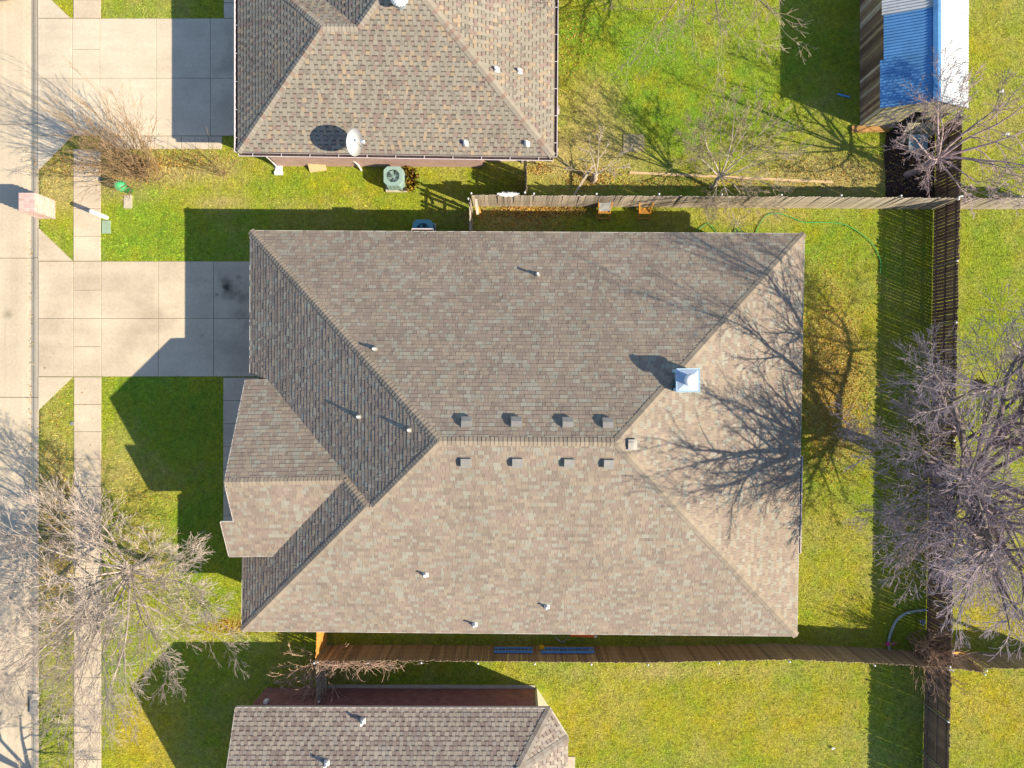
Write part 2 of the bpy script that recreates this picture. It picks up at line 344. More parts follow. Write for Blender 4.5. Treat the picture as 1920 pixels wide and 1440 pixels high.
stains(M['concrete'], [(W(430, 535), 0.75, 0.55), (W(428, 545), 0.5, 0.6), (W(455, 560), 0.45, 0.65), (W(408, 553), 0.12, 0.4), (W(385, 527), 0.10, 0.45), (W(448, 520), 0.14, 0.5), (W(462, 610), 0.6, 0.75), (W(380, 630), 0.12, 0.6), (W(250, 620), 0.9, 0.9), (W(160, 560), 0.7, 0.92), (W(100, 620), 0.9, 0.93), (W(423, 539), 0.22, 0.35), (W(445, 590), 0.5, 0.72), (W(275, 540), 1.0, 0.86), (W(300, 600), 1.2, 0.9), (W(440, 640), 0.9, 0.8)])
stains(M['concrete_n'], [(W(425, 125), 0.8, 0.72), (W(430, 60), 0.6, 0.8), (W(250, 210), 1.2, 0.92), (W(420, 190), 0.9, 0.82)])
stains(M['street'], [(W(12, 590, -0.13), 0.28, 0.62), (W(58, 600, -0.14), 0.16, 0.7), (W(20, 1330, -0.13), 1.4, 0.75), (W(58, 1320, -0.1), 0.4, 0.4), (W(8, 185, -0.13), 0.15, 0.7)])
DX = [72.5, 138, 190, 297.5, 401, 512]
rects = []
for i, (a, b) in enumerate(zip(DX[:-1], DX[1:])):
    yy = [490, 544, 597, 650, 706] if i == 1 else [490, 597, 706]
    rects += [(a, p, b, q) for p, q in zip(yy[:-1], yy[1:])]
slab_group('driveway', 'concrete driveway with an oil stain leading to the tan-roofed centre house', 'driveway', rects, M['concrete'],
           polys=[[(72.5, 489.5), (137.5, 489.5), (72.5, 427)], [(72.5, 769), (137.5, 706.8), (72.5, 706.8)]])
DX = [71.5, 136, 187.5, 293, 395, 490]; rects = []
for i, (a, b) in enumerate(zip(DX[:-1], DX[1:])):
    yy = [35, 93, 147, 201, 255] if i == 1 else [35, 147, 255]
    rects += [(a, p, b, q) for p, q in zip(yy[:-1], yy[1:])]
rects += [(x, 255.5, x+25.4, 280) for x in np.arange(187.5, 410, 25.5)]
rects += [(420, 6, 480, 34.5), (420, -30, 480, 5.5)]
slab_group('driveway', 'pale bleached concrete driveway at the top left beside the multicoloured roof', 'driveway', rects, M['concrete_n'],
           polys=[[(71.5, 34.5), (133, 34.5), (71.5, -24)], [(71.5, 321), (136, 255.5), (71.5, 255.5)]])
rects = [(138, y, 189.5, y+50.5) for y in (-152, -101, -50)]+[(138, 0.5, 189.5, 34.5)]
rects += [(138, a, 189.5, b) for a, b in ((280, 340), (340, 391.5), (391.5, 443), (443, 489.5))]
rects += [(139, 706.8+51.2*i, 190.5, 706.8+51.2*(i+1)) for i in range(18)]
slab_group('sidewalk', 'narrow concrete sidewalk crossing both driveways beside the street', 'sidewalk', rects, M['concrete'])
rects = [(419, 708+43.2*i, 500, 708+43.2*(i+1)) for i in range(7)]
slab_group('walkway', 'shaded concrete walkway running under the front gable', 'walkway', rects, M['concrete'])

# ------------------------------------------------------------------ shingled roofs
class Plane:                   # height plane rising from an eave line
    def __init__(s, a, b, h, sl, inside):
        a, b = W(*a), W(*b); d = (b-a); n = Vector((-d.y, d.x, 0)).normalized()
        if n.dot(W(*inside)-a) < 0: n = -n
        s.gx, s.gy = n.x*sl, n.y*sl; s.c = h-s.gx*a.x-s.gy*a.y
        s.n = Vector((-s.gx, -s.gy, 1)).normalized()
    def z(s, x, y): return s.gx*x+s.gy*y+s.c
    def at(s, gx, gy): p = W(gx, gy); p.z = s.z(p.x, p.y); return p
def meet(p, q, r):
    A = np.array([[p.gx, p.gy, -1], [q.gx, q.gy, -1], [r.gx, r.gy, -1]]); b = -np.array([p.c, q.c, r.c])
    return Vector(np.linalg.solve(A, b))
def along(p, q, gy=None, gx=None):             # where two planes meet, at a given grid row or column
    if gy is not None:
        y = (720-gy)/S; x = ((q.c-p.c)+(q.gy-p.gy)*y)/(p.gx-q.gx)
    else:
        x = (gx-960)/S; y = ((q.c-p.c)+(q.gx-p.gx)*x)/(p.gy-q.gy)
    return Vector((x, y, p.z(x, y)))

def clip_tri(poly, tri):
    out = poly
    for i in range(3):
        a, b = tri[i], tri[(i+1) % 3]; ex, ey = b[0]-a[0], b[1]-a[1]
        inp, out = out, []
        if not inp: return out
        sd = [ex*(p[1]-a[1])-ey*(p[0]-a[0]) for p in inp]
        for k in range(len(inp)):
            p, q, sp, sq = inp[k], inp[(k+1) % len(inp)], sd[k], sd[(k+1) % len(inp)]
            if sp >= 0: out.append(p)
            if (sp > 0 > sq) or (sp < 0 < sq):
                t = sp/(sp-sq); out.append((p[0]+(q[0]-p[0])*t, p[1]+(q[1]-p[1])*t))
    return out
def pip(p, poly):
    c = False; n = len(poly); j = n-1
    for i in range(n):
        if (poly[i][1] > p[1]) != (poly[j][1] > p[1]) and p[0] < (poly[j][0]-poly[i][0])*(p[1]-poly[i][1])/(poly[j][1]-poly[i][1])+poly[i][0]: c = not c
        j = i
    return c
def pick(pal, rng):
    r = rng.random()
    for wgt, c in pal:
        r -= wgt
        if r <= 0: break
    k = rng.uniform(0.92, 1.08); return (c[0]*k, c[1]*k, c[2]*k)
def shingle_face(poly, n, expo, style, pal, rng, out):
    u = Vector((0, 0, 1)).cross(n).normalized(); v = n.cross(u)
    if v.z < 0: u, v = -u, -v
    O = min(poly, key=lambda p: p.dot(v)); O = O.copy()
    p2 = [((p-O).dot(u), (p-O).dot(v)) for p in poly]
    tr = tessellate_polygon([[Vector((a, b, 0)) for a, b in p2]])
    tris = []
    for t in tr:
        q = [p2[i] for i in t]
        if (q[1][0]-q[0][0])*(q[2][1]-q[0][1])-(q[1][1]-q[0][1])*(q[2][0]-q[0][0]) < 0: q.reverse()
        tris.append(q)
    u0, u1 = min(p[0] for p in p2), max(p[0] for p in p2); vmax = max(p[1] for p in p2)
    rows = int(vmax/expo)+1; zbase = 0.012
    for r in range(rows):
        a0 = r*expo+rng.uniform(-0.004, 0.004); a1 = (r+1)*expo+0.012
        x = u0-rng.uniform(0, 0.4); i = 0
        vs_ = [p[1] for p in p2]
        while x < u1:
            if style == 'laminate':
                wd = rng.choice((0.09, 0.12, 0.15, 0.19, 0.24, 0.30)); hi = rng.random() < 0.5; t = 0.019 if hi else 0.010; dark = None
            else:
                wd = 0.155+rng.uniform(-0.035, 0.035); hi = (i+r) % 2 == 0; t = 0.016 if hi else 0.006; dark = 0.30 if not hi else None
            i += 1; col = pick(pal, rng)
            gp = 0.003; q = [(x+gp, a0), (x+wd-gp, a0), (x+wd-gp, a1), (x+gp, a1)]; x += wd
            strips = [(q, col)]
            if dark:
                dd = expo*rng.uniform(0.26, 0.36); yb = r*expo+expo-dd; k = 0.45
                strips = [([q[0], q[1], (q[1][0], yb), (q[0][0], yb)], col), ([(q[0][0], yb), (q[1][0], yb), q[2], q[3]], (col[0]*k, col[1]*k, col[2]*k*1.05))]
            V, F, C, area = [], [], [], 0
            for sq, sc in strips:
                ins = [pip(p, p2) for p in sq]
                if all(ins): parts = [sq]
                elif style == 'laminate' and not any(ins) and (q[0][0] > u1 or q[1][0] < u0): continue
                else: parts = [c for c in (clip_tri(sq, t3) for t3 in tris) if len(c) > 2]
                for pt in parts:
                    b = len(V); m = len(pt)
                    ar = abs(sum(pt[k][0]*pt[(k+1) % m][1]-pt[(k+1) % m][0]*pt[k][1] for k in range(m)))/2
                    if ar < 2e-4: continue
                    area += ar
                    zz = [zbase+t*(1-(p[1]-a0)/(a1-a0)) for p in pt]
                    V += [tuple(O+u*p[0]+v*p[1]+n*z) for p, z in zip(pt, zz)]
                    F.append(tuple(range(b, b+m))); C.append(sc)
                    for k in range(m):
                        pa, pb = pt[k], pt[(k+1) % m]
                        if (abs(pa[1]-a0) < 1e-4 and abs(pb[1]-a0) < 1e-4) or (abs(pa[0]-pb[0]) < 1e-5 and (abs(pa[0]-q[0][0]) < 1e-4 or abs(pa[0]-q[1][0]) < 1e-4)):
                            w0 = len(V); V += [tuple(O+u*pb[0]+v*pb[1]), tuple(O+u*pa[0]+v*pa[1])]
                            F.append((b+(k+1) % m, b+k, w0+1, w0)); C.append((sc[0]*0.8, sc[1]*0.8, sc[2]*0.8))
            if F: out.append((V, F, C, area))
def cap_run(A, B, n1, n2, pal, rng, out, wd=0.15, e=0.15):
    if A.z > B.z: A, B = B, A
    d = B-A; L = d.length; d /= L; up = (n1+n2).normalized()
    s1 = n1.cross(d); s2 = n2.cross(d)
    o = n1-n2; o -= d*o.dot(d)
    if s1.dot(o) < 0: s1 = -s1
    if s2.dot(-o) < 0: s2 = -s2
    s1.normalize(); s2.normalize(); t = 0
    while t < L-0.02:
        t1 = min(t+e+0.03, L); l0, l1 = 0.042, 0.024; jw = wd+rng.uniform(-0.008, 0.008)
        V = []
        for tt, l in ((t, l0), (t1, l1)):
            c = A+d*tt
            V += [c+s1*jw+n1*l, c+s1*0.03+n1*(l+0.002), c+up*(l+0.006), c+s2*0.03+n2*(l+0.002), c+s2*jw+n2*l]
        c = A+d*t
        V += [c+s1*jw, c+up*0.0, c+s2*jw]; c = A+d*t1; V += [c+s1*jw, c+s2*jw]
        F = [(0, 1, 6, 5), (1, 2, 7, 6), (2, 3, 8, 7), (3, 4, 9, 8), (0, 10, 11, 2, 1), (4, 3, 2, 11, 12), (0, 5, 13, 10), (4, 12, 14, 9)]
        cl = pick(pal, rng); out.append(([tuple(p) for p in V], F, [cl]*4+[(cl[0]*.7, cl[1]*.7, cl[2]*.7)]*4, rng.random()))
        t += e

PAL_MAIN = [(0.30, (0.278, 0.229, 0.178)), (0.40, (0.248, 0.199, 0.163)), (0.22, (0.278, 0.260, 0.215)), (0.08, (0.222, 0.182, 0.150))]
CAP_MAIN = [(0.7, (0.28, 0.232, 0.178)), (0.3, (0.245, 0.205, 0.162))]
PAL_N = [(0.60, (0.262, 0.235, 0.190)), (0.19, (0.240, 0.185, 0.156)), (0.13, (0.325, 0.256, 0.180)), (0.08, (0.205, 0.182, 0.15))]
CAP_N = [(0.75, (0.29, 0.255, 0.205)), (0.25, (0.26, 0.19, 0.15))]
PAL_S = [(0.5, (0.33, 0.285, 0.235)), (0.35, (0.25, 0.20, 0.172)), (0.15, (0.29, 0.255, 0.225))]
CAP_S = [(0.6, (0.25, 0.225, 0.195)), (0.4, (0.21, 0.18, 0.155))]

def make_roof(house, faces, caps, expo, style, pal, cpal, seed, noshingle=()):
    rng = random.Random(seed); out = []; cap = []; m = MB()
    for k, (poly, pl) in enumerate(faces):
        pp = list(poly)
        ar = sum(pp[i].x*pp[(i+1) % len(pp)].y-pp[(i+1) % len(pp)].x*pp[i].y for i in range(len(pp)))
        if ar < 0: pp.reverse()
        m.slab3([p-pl.n*0.004 for p in pp], 0.14)
        if k not in noshingle: shingle_face(pp, pl.n, expo, style, pal, rng, out)
    roof = m.build('roof', M['deck'], house)
    for a, b, p, q in caps: cap_run(a, b, p.n, q.n, cpal, rng, cap)
    pieces('shingle', out, M['shingle'], roof, 300, 'shingle_courses')
    pieces('ridge_cap', cap, M['shingle'], roof, 300, 'ridge_cap_run')
    return roof
def trim_run(house, pts, name='fascia', hgt=0.16, th=0.025, out_=0.012, material=None, close=False):
    for a, b in zip(pts[:-1], pts[1:]):
        m = MB(); d = (b-a).normalized(); nrm = Vector((d.y, -d.x, 0)).normalized()
        c = (a+b)/2+nrm*out_+Vector((0, 0, -hgt/2+0.02))
        m.obox(c, (b-a)/2, nrm*th/2, Vector((0, 0, hgt/2)))
        m.build(name, material or M['trim'], house)

# ---- centre house
MAINL = W(975, 800)
house = thing('house', MAINL, 'large centre house with tan and brown shingled hip roof and front gable', 'house')
SL = 0.525; EH = 3.0
N_ = Plane((517, 460.6), (1455, 465.5), EH, SL, (980, 800)); S_ = Plane((504, 1138), (1442, 1146.6), EH, SL, (980, 800))
E_ = Plane((1455, 465), (1442, 1146), EH, SL, (980, 800)); W_ = Plane((517, 460), (515, 1140), EH, SL, (980, 800))
W2 = Plane((504, 1000), (502.5, 1140), EH, SL, (980, 800))
GN = Plane((516, 713), (700, 710), 5.5-SL*158.6/S, SL, (600, 800)); GS = Plane((516, 1003.6), (700, 1000.6), 5.5-SL*132/S, SL, (600, 900))
def corner(p, q, h=EH):
    A = np.array([[p.gx, p.gy], [q.gx, q.gy]]); b = np.array([h-p.c, h-q.c]); s = np.linalg.solve(A, b); return Vector((s[0], s[1], h))
nw, ne, se, sw = corner(N_, W_), corner(N_, E_), corner(S_, E_), corner(S_, W2)
rw, re = meet(N_, S_, W_), meet(N_, S_, E_)
J = meet(GN, GS, W2); K1 = meet(GN, W_, S_); K2 = meet(GN, W2, S_)
gnE = GN.z(*W(516, 713)[:2]); V0 = along(GN, W_, gy=712.0); gn0 = GN.at(516, 713)
peak = along(GN, GS, gx=516); V2 = along(GS, W2, gy=1002.6); s0 = GS.at(516, 940); s1 = GS.at(494.6, 940.3); s2 = GS.at(494.6, 1003.9)
we = W_.at(516.2, 704); w2n = W2.at(504, 996)
roof = make_roof(house,
    [([nw, ne, re, rw], N_), ([ne, se, re], E_), ([sw, se, re, rw, K1, K2], S_), ([nw, we, V0, K1, rw], W_),
     ([gn0, V0, K1, K2, J, peak], GN), ([peak, J, V2, s2, s1, s0], GS), ([w2n, sw, K2, J, V2], W2)],
    [(nw, rw, N_, W_), (ne, re, N_, E_), (se, re, S_, E_), (rw, re, N_, S_), (K1, rw, S_, W_), (sw, K2, S_, W2), (J, K2, GN, W2), (peak, J, GN, GS), (K2, K1, GN, S_)],
    0.160, 'laminate', PAL_MAIN, CAP_MAIN, 3)
trim_run(house, [nw, we], 'fascia'); trim_run(house, [w2n, sw], 'fascia'); trim_run(house, [sw, se], 'fascia'); trim_run(house, [se, ne], 'fascia'); trim_run(house, [ne, nw], 'fascia')
trim_run(house, [gn0, V0], 'fascia'); trim_run(house, [s2, V2], 'fascia')
trim_run(house, [peak, s0], 'rake_board', 0.18); trim_run(house, [gn0, peak][::-1], 'rake_board', 0.18, out_=-0.012); trim_run(house, [s1, s2], 'rake_board', 0.18); trim_run(house, [s0, s1], 'rake_board', 0.18)
IN = 0.45*S
def wallpoly(pts, z0, z1, th=0.18):
    m = MB()
    for (a, b) in zip(pts, pts[1:]+pts[:1]):
        a, b = W(*a), W(*b); m.bar(a+Vector((0, 0, (z0+z1)/2)), b+Vector((0, 0, (z0+z1)/2)), th, z1-z0)
    return m
wallpoly([(517+IN, 461+IN), (1455-IN, 466+IN), (1442-IN, 1146-IN), (510+IN, 1138-IN)], -0.05, 2.86).build('wall', M['brick_tan'], house)
m = MB()                                       # front gable wall
a, b, c = W(534, 722), W(534, 1000), W(534, 872)
m.add([(a.x, a.y, 0), (b.x, b.y, 0), (b.x, b.y, 3.62), (c.x, c.y, 5.3), (a.x, a.y, 3.4),
       (a.x+.2, a.y, 0), (b.x+.2, b.y, 0), (b.x+.2, b.y, 3.62), (c.x+.2, c.y, 5.3), (a.x+.2, a.y, 3.4)],
      [(0, 1, 2, 3, 4), (9, 8, 7, 6, 5), (0, 5, 6, 1), (1, 6, 7, 2), (2, 7, 8, 3), (3, 8, 9, 4), (4, 9, 5, 0)])
m.build('gable_wall', M['brick_tan'], house)
m = MB(); x0 = W(533, 0).x
m.bar(W(534, 1000)+Vector((0, 0, 1.7)), W(610, 999)+Vector((0, 0, 1.7)), 0.18, 3.3); m.bar(W(534, 722)+Vector((0, 0, 1.6)), W(600, 722)+Vector((0, 0, 1.6)), 0.18, 3.1); m.build('wall', M['brick_tan'], house)
gd = MB(); gx_ = W(517+IN, 0).x-0.1; gd.box(gx_-0.03, gx_, W(0, 695).y, W(0, 500).y, 0.03, 2.2); gdo = gd.build('garage_door', M['siding'], house)
for k in range(4):
    for j in range(4):
        y0 = W(0, 695).y+0.12+j*1.17
        m = MB().box(gx_-0.045, gx_-0.031, y0, y0+1.0, 0.15+k*0.52, 0.55+k*0.52); m.build('panel', M['siding'], gdo)

def roof_frame(pl):
    u = Vector((0, 0, 1)).cross(pl.n).normalized(); v = pl.n.cross(u)
    if v.z < 0: u, v = -u, -v
    return u, v, pl.n
def on_plane(pl, px, py):      # where the sight line through a photo point meets the roof plane
    dx, dy = (px-960)/S/H, (720-py)/S/H          # x = dx*(H-z)
    z = (pl.c+(pl.gx*dx+pl.gy*dy)*H)/(1+pl.gx*dx+pl.gy*dy)
    return Vector((dx*(H-z), dy*(H-z), z))
def box_vent(px, py, pl, h=house, sz=0.37):
    c = on_plane(pl, px, py); u, v, n = roof_frame(pl)
    m = MB(); m.obox(c+n*0.03, u*0.205, v*0.205, n*0.008)
    body = MB(); a, b, hh = sz/2, sz/2, 0.20
    bot = [c+n*0.03+u*sx*(a-0.04)+v*sy*(b-0.04) for sx, sy in ((-1, -1), (1, -1), (1, 1), (-1, 1))]
    low = [c+n*0.08+u*sx*a+v*sy*b for sx, sy in ((-1, -1), (1, -1), (1, 1), (-1, 1))]
    mid = [c+n*0.15+u*sx*a+v*sy*b for sx, sy in ((-1, -1), (1, -1))]
    top = [c+n*0.19+u*sx*a*0.98+v*b*0.1 for sx in (-1, 1)]
    bk = [c+n*0.13+u*sx*a*0.98+v*b for sx in (1, -1)]
    body.add(bot, [(0, 1, 2, 3)])
    for i in range(4): body.add([bot[i], bot[(i+1) % 4], low[(i+1) % 4], low[i]], [(0, 1, 2, 3)])
    vv = low+mid+top+bk           # 0-3 low, 4,5 mid front, 6,7 top, 8(right),9(left) back
    body.add(vv, [(0, 1, 5, 4), (4, 5, 7, 6), (6, 7, 8, 9), (9, 8, 2, 3), (1, 2, 8, 7, 5), (0, 4, 6, 9, 3)])
    o = body.build('roof_vent', M['galv_vent'], h); m.build('flange', M['galv_vent'], o)
for px, py, pl in ((875, 793, N_), (968, 793, N_), (1064, 794, N_), (1139, 795, N_), (874, 865, S_), (970, 865, S_), (1067, 866, S_), (1141, 867, S_), (1182, 833, E_)):
    box_vent(px, py, pl)
def vent_pipe(px, py, pl, hgt, h=house, r=0.045, plate=0.11):
    c = on_plane(pl, px, py); u, v, n = roof_frame(pl)
    m = MB(); m.tube([c-Vector((0, 0, 0.05)), c+Vector((0, 0, hgt))], r, 10, caps=False); m.lathe(c+Vector((0, 0, hgt-0.012)), [(r*1.12, 0), (r*1.12, 0.012), (r*0.7, 0.012), (r*0.7, -0.03)], 10)
    o = m.build('vent_pipe', M['pvc'], h)
    f = MB()
    if plate: f.obox(c+n*0.036-v*0.02, u*plate, v*plate, n*0.005)
    f.lathe(c+n*0.03, [(0.12, 0), (0.10, 0.03), (r+0.02, 0.13), (r+0.004, 0.16)], 14, ax=(n*0.5+Vector((0, 0, 1))).normalized())
    f.build('flashing', M['pvc'] if plate else M['galv_vent'], o, smooth=True)
for px, py, pl, hh in ((1008, 516, N_, 0.42), (703, 655, N_, 0.32), (674, 781, W_, 0.30), (768, 806, W_, 0.24), (798, 1076, S_, 0.34), (1025, 1136, S_, 0.34), (890, 1169, S_, 0.42)):
    vent_pipe(px, py, pl, hh, plate=0 if pl in (W_, N_) else 0.11)
# chimney of sheet metal with a round flue
c = on_plane(E_, 1279, 714); cz = c.z; c = P(1290, 713, cz+0.66)
m = MB(); hs = 0.37
m.box(c.x-hs, c.x+hs, c.y-hs, c.y+hs, cz-0.7, cz+0.65); ch = m.build('chimney', M['chase'], house)
m = MB(); z1 = cz+0.66
for k in range(4):
    t = [(-1, -1), (1, -1), (1, 1), (-1, 1)]; a, b = t[k], t[(k+1) % 4]
    m.add([(c.x+a[0]*(hs+0.05), c.y+a[1]*(hs+0.05), z1-0.10), (c.x+b[0]*(hs+0.05), c.y+b[1]*(hs+0.05), z1-0.10), (c.x+b[0]*(hs+0.05), c.y+b[1]*(hs+0.05), z1), (c.x+a[0]*(hs+0.05), c.y+a[1]*(hs+0.05), z1)], [(0, 1, 2, 3)])
    m.add([(c.x+a[0]*(hs+0.05), c.y+a[1]*(hs+0.05), z1), (c.x+b[0]*(hs+0.05), c.y+b[1]*(hs+0.05), z1), (c.x, c.y, z1+0.06)], [(0, 1, 2)])
m.build('chase_cover', M['galv'], ch)
fl = MB(); fl.lathe((c.x, c.y, z1), [(0.19, 0), (0.19, 0.36)], 24); fl.build('flue', M['galv'], ch)
fl = MB(); fl.lathe((c.x, c.y, z1+0.40), [(0.23, 0), (0.24, 0.03), (0.14, 0.08), (0.02, 0.10)], 24); fl.build('flue_cap', M['white_metal'], ch, smooth=True)
fl = MB()
for sy in (-1, 1): fl.box(c.x-hs-0.07, c.x-hs-0.005, c.y+sy*(hs-0.03)-0.06, c.y+sy*(hs-0.03)+0.06, cz-0.5, cz+0.65)
fl.build('corner_trim', M['chase'], ch)
for sx, sy, lx_, ly_ in ((0, -1, 1, 0), (0, 1, 1, 0), (-1, 0, 0, 1), (1, 0, 0, 1)): MB().obox((c.x+sx*(hs+0.045), c.y+sy*(hs+0.045), z1+0.012), (lx_*(hs+0.055)+0.012*(not lx_), 0, 0), (0, ly_*(hs+0.03)+0.012*(not ly_), 0), (0, 0, 0.014)).build('cover_rim', M['chase'], ch)

def gutter(h, a, b, outn, straps=True, wd=0.13, name='gutter'):
    m = MB(); d = (b-a).normalized(); n = outn; z = Vector((0, 0, 1)); t = 0.006
    o0 = n*0.03-z*0.03
    for pa, pb in (((0.0, -0.10), (0.0, 0.0)), ((0.0, -0.10), (wd*0.8, -0.10)), ((wd*0.8, -0.10), (wd, 0.0))):
        p = a+o0+n*pa[0]+z*pa[1]; q = a+o0+n*pb[0]+z*pb[1]; s_ = (q-p).normalized(); nn = d.cross(s_)
        m.obox((p+q)/2+(b-a)/2, (b-a)/2, (q-p)/2+s_*0.003, nn*t/2)
    m.obox(a+o0+n*(wd+0.008)+(b-a)/2, (b-a)/2, n*0.012, z*0.006)
    for e in (a, b): m.obox(e+o0+n*wd*0.45-z*0.05, d*0.004, n*wd*0.45, z*0.05)
    o = m.build(name, M['gutter'], h)
    MB().obox(a+o0+n*wd*0.42-z*0.06+(b-a)/2, (b-a)/2-d*0.01, n*wd*0.36, z*0.012).build('gutter_shade_strip', M['mulch'], o)  # dark strip putting debris and the lip's shade into colour
    if straps:
        L = (b-a).length; k = max(1, int(L/1.12))
        for i in range(k):
            p = a+d*(L*(i+0.5)/k)+o0
            MB().obox(p+n*wd/2+z*0.004, d*0.012, n*wd/2, z*0.004).build('strap', M['gutter'], o)
    return o
ee = (se-ne).normalized(); ga = E_.at(1449.5, 842); gb = E_.at(1447, 1007); ga.z = gb.z = EH
ga = ne+(se-ne)*((ga.y-ne.y)/(se.y-ne.y)); gb = ne+(se-ne)*((gb.y-ne.y)/(se.y-ne.y))
gutter(house, ga, gb, Vector((1, 0, 0)), wd=0.09)
q0 = nw+(ne-nw)*((772-470)/1038); q1 = nw+(ne-nw)*((812-470)/1038)
gutter(house, q0, q1, Vector((0, 1, 0)), straps=False, wd=0.10)

# ---- neighbour's house at the top
hn = thing('house', W(790, 200), 'top house with red, grey and buff checkered shingles and gutters', 'house')
nS = Plane((496, 326.0), (1029.6, 334.0), EH, SL, (790, 100)); nW = Plane((496, 0), (496, 330), EH, SL, (790, 100)); nE = Plane((1029.6, 330), (1032, 0), EH, SL, (790, 100))
nW2 = Plane((551, 0), (551, 330), EH, SL, (790, 100)); nN = Plane((496, -8), (1029, -4), EH, SL, (790, 100))
sw_, se_ = corner(nS, nW), corner(nS, nE); ap = meet(nS, nW, nN); mm = meet(nS, nN, nW2); AA = meet(nS, nW2, nE)
nwc = corner(nN, nW); vn_ = corner(nN, nW2); An = along(nW2, nE, gy=-80); wn = nW2.at(551, -80); en = nE.at(1032.6, -80)
make_roof(hn, [([sw_, se_, AA, mm, ap], nS), ([sw_, ap, nwc], nW), ([nwc, ap, mm, vn_], nN), ([mm, AA, An, wn, vn_], nW2), ([se_, en, An, AA], nE)],
          [(sw_, ap, nS, nW), (ap, mm, nS, nN), (nwc, ap, nN, nW), (mm, AA, nS, nW2), (se_, AA, nS, nE), (AA, An, nW2, nE)],
          0.175, 'tab', PAL_N, CAP_N, 8)
gutter(hn, sw_, se_, Vector((0, -1, 0))); gutter(hn, se_, en, Vector((1, 0, 0))); gutter(hn, nwc, sw_, Vector((-1, 0, 0)))
wallpoly([(496+27, 308), (905, 310), (905, 270), (1003, 270), (1003, -80), (578, -80), (578, 20), (523, 20)], -0.05, 2.86).build('wall', M['brick_pink'], hn)
gd = MB().box(W(521, 0).x-0.12, W(521, 0).x-0.09, W(0, 250).y, W(0, 40).y, 0.03, 2.2).build('garage_door', M['siding'], hn)
MB().box(W(980, 0).x-0.06, W(980, 0).x+0.06, W(0, 306).y, W(0, 306).y+0.12, 0, 2.9).build('porch_post', M['trim'], hn)
MB().prism([W(907, 303)[:2], W(1005, 303)[:2], W(1005, 268)[:2], W(907, 268)[:2]], -0.02, 0.08).build('porch_slab', M['pad'], hn)
for px, py, pl, hh in ((930, 131, nE, 0.22), (973, 134, nE, 0.22), (873, 268, nS, 0.22), (988, 269, nS, 0.22)): vent_pipe(px, py, pl, hh, hn, r=0.05)
tv = on_plane(nS, 752, 6)
m = MB(); m.lathe(tv-Vector((0, 0, 0.15)), [(0.20, 0), (0.20, 0.42)], 20); tvo = m.build('turbine_vent', M['galv'], hn)
m = MB(); m.lathe(tv+Vector((0, 0, 0.25)), [(0.24, 0), (0.33, 0.08), (0.345, 0.18), (0.28, 0.28), (0.15, 0.34), (0.03, 0.36)], 24); m.build('turbine_dome', M['white_metal'], tvo, smooth=True)
for k in range(20):
    a = k*2*math.pi/20; pts = [tv+Vector((math.cos(a+z*1.2)*r, math.sin(a+z*1.2)*r, 0.25+z)) for r, z in ((0.245, 0.0), (0.337, 0.08), (0.352, 0.18), (0.287, 0.28), (0.157, 0.342))]
    MB().tube(pts, 0.007, 4).build('vane', M['galv'], tvo)
# downspout and fittings on the south wall
m = MB(); a = P(503, 291, 2.85); b = P(520, 303, 0.25)
m.tube([a, W(515, 308, 2.55), W(517, 309, 0.45), W(520, 313, 0.12), W(521, 318, 0.08)], 0.045, 8); m.build('downspout', M['gutter'], hn)

# ---- neighbour's house at the bottom
hs_ = thing('house', W(760, 1400), 'bottom-edge house with greyish brown shingles and dark red brick wall', 'house')
EH2 = 2.9
sN = Plane((490, 1270.5), (1023.5, 1271.5), EH2, SL, (760, 1400)); sC = Plane((1023.5, 1270.5), (1055, 1321.5), EH2, 0.475, (760, 1400)); sE = Plane((1055, 1321), (1054, 1500), EH2, 0.5, (760, 1400))
sS = Plane((490, 1509.5), (1023, 1509.5), EH2, SL, (760, 1400))
c0, c1 = corner(sN, sC, EH2), corner(sC, sE, EH2); a0 = sN.at(490, 1270.5); a1 = along(sN, sS, gx=494); Rr = meet(sN, sC, sE); T = meet(sN, sE, sS); c2 = corner(sS, sE, EH2); a2 = sS.at(494, 1509.5)
make_roof(hs_, [([a0, c0, Rr, T, a1], sN), ([c0, c1, Rr], sC), ([c1, c2, T, Rr], sE), ([a1, T, c2, a2], sS)],
          [(c0, Rr, sN, sC), (c1, Rr, sC, sE), (Rr, T, sN, sE), (a1, T, sN, sS)], 0.175, 'tab', PAL_S, CAP_S, 21, noshingle=(3,))
trim_run(hs_, [c0, a0], 'fascia', 0.16); trim_run(hs_, [c1, c0], 'fascia', 0.16); trim_run(hs_, [a0, a1][::-1], 'rake_board', 0.18, out_=-0.01)
m = MB(); m.bar(W(499, 1293, 1.38), W(1001, 1294, 1.38), 0.2, 2.85); m.build('wall', M['brick_red'], hs_)
m = MB(); m.bar(W(1003, 1292, 1.38), W(1034, 1340, 1.38), 0.2, 2.85); cw = m.build('siding_wall', M['siding'], hs_)
m = MB(); m.bar(W(1034, 1340, 1.38), W(1034, 1488, 1.38), 0.2, 2.85); m.bar(W(501, 1488, 1.38), W(1034, 1488, 1.38), 0.2, 2.85); m.build('wall', M['brick_red'], hs_)
a, b, c = W(501, 1295), W(501, 1486), W(501, 1390)
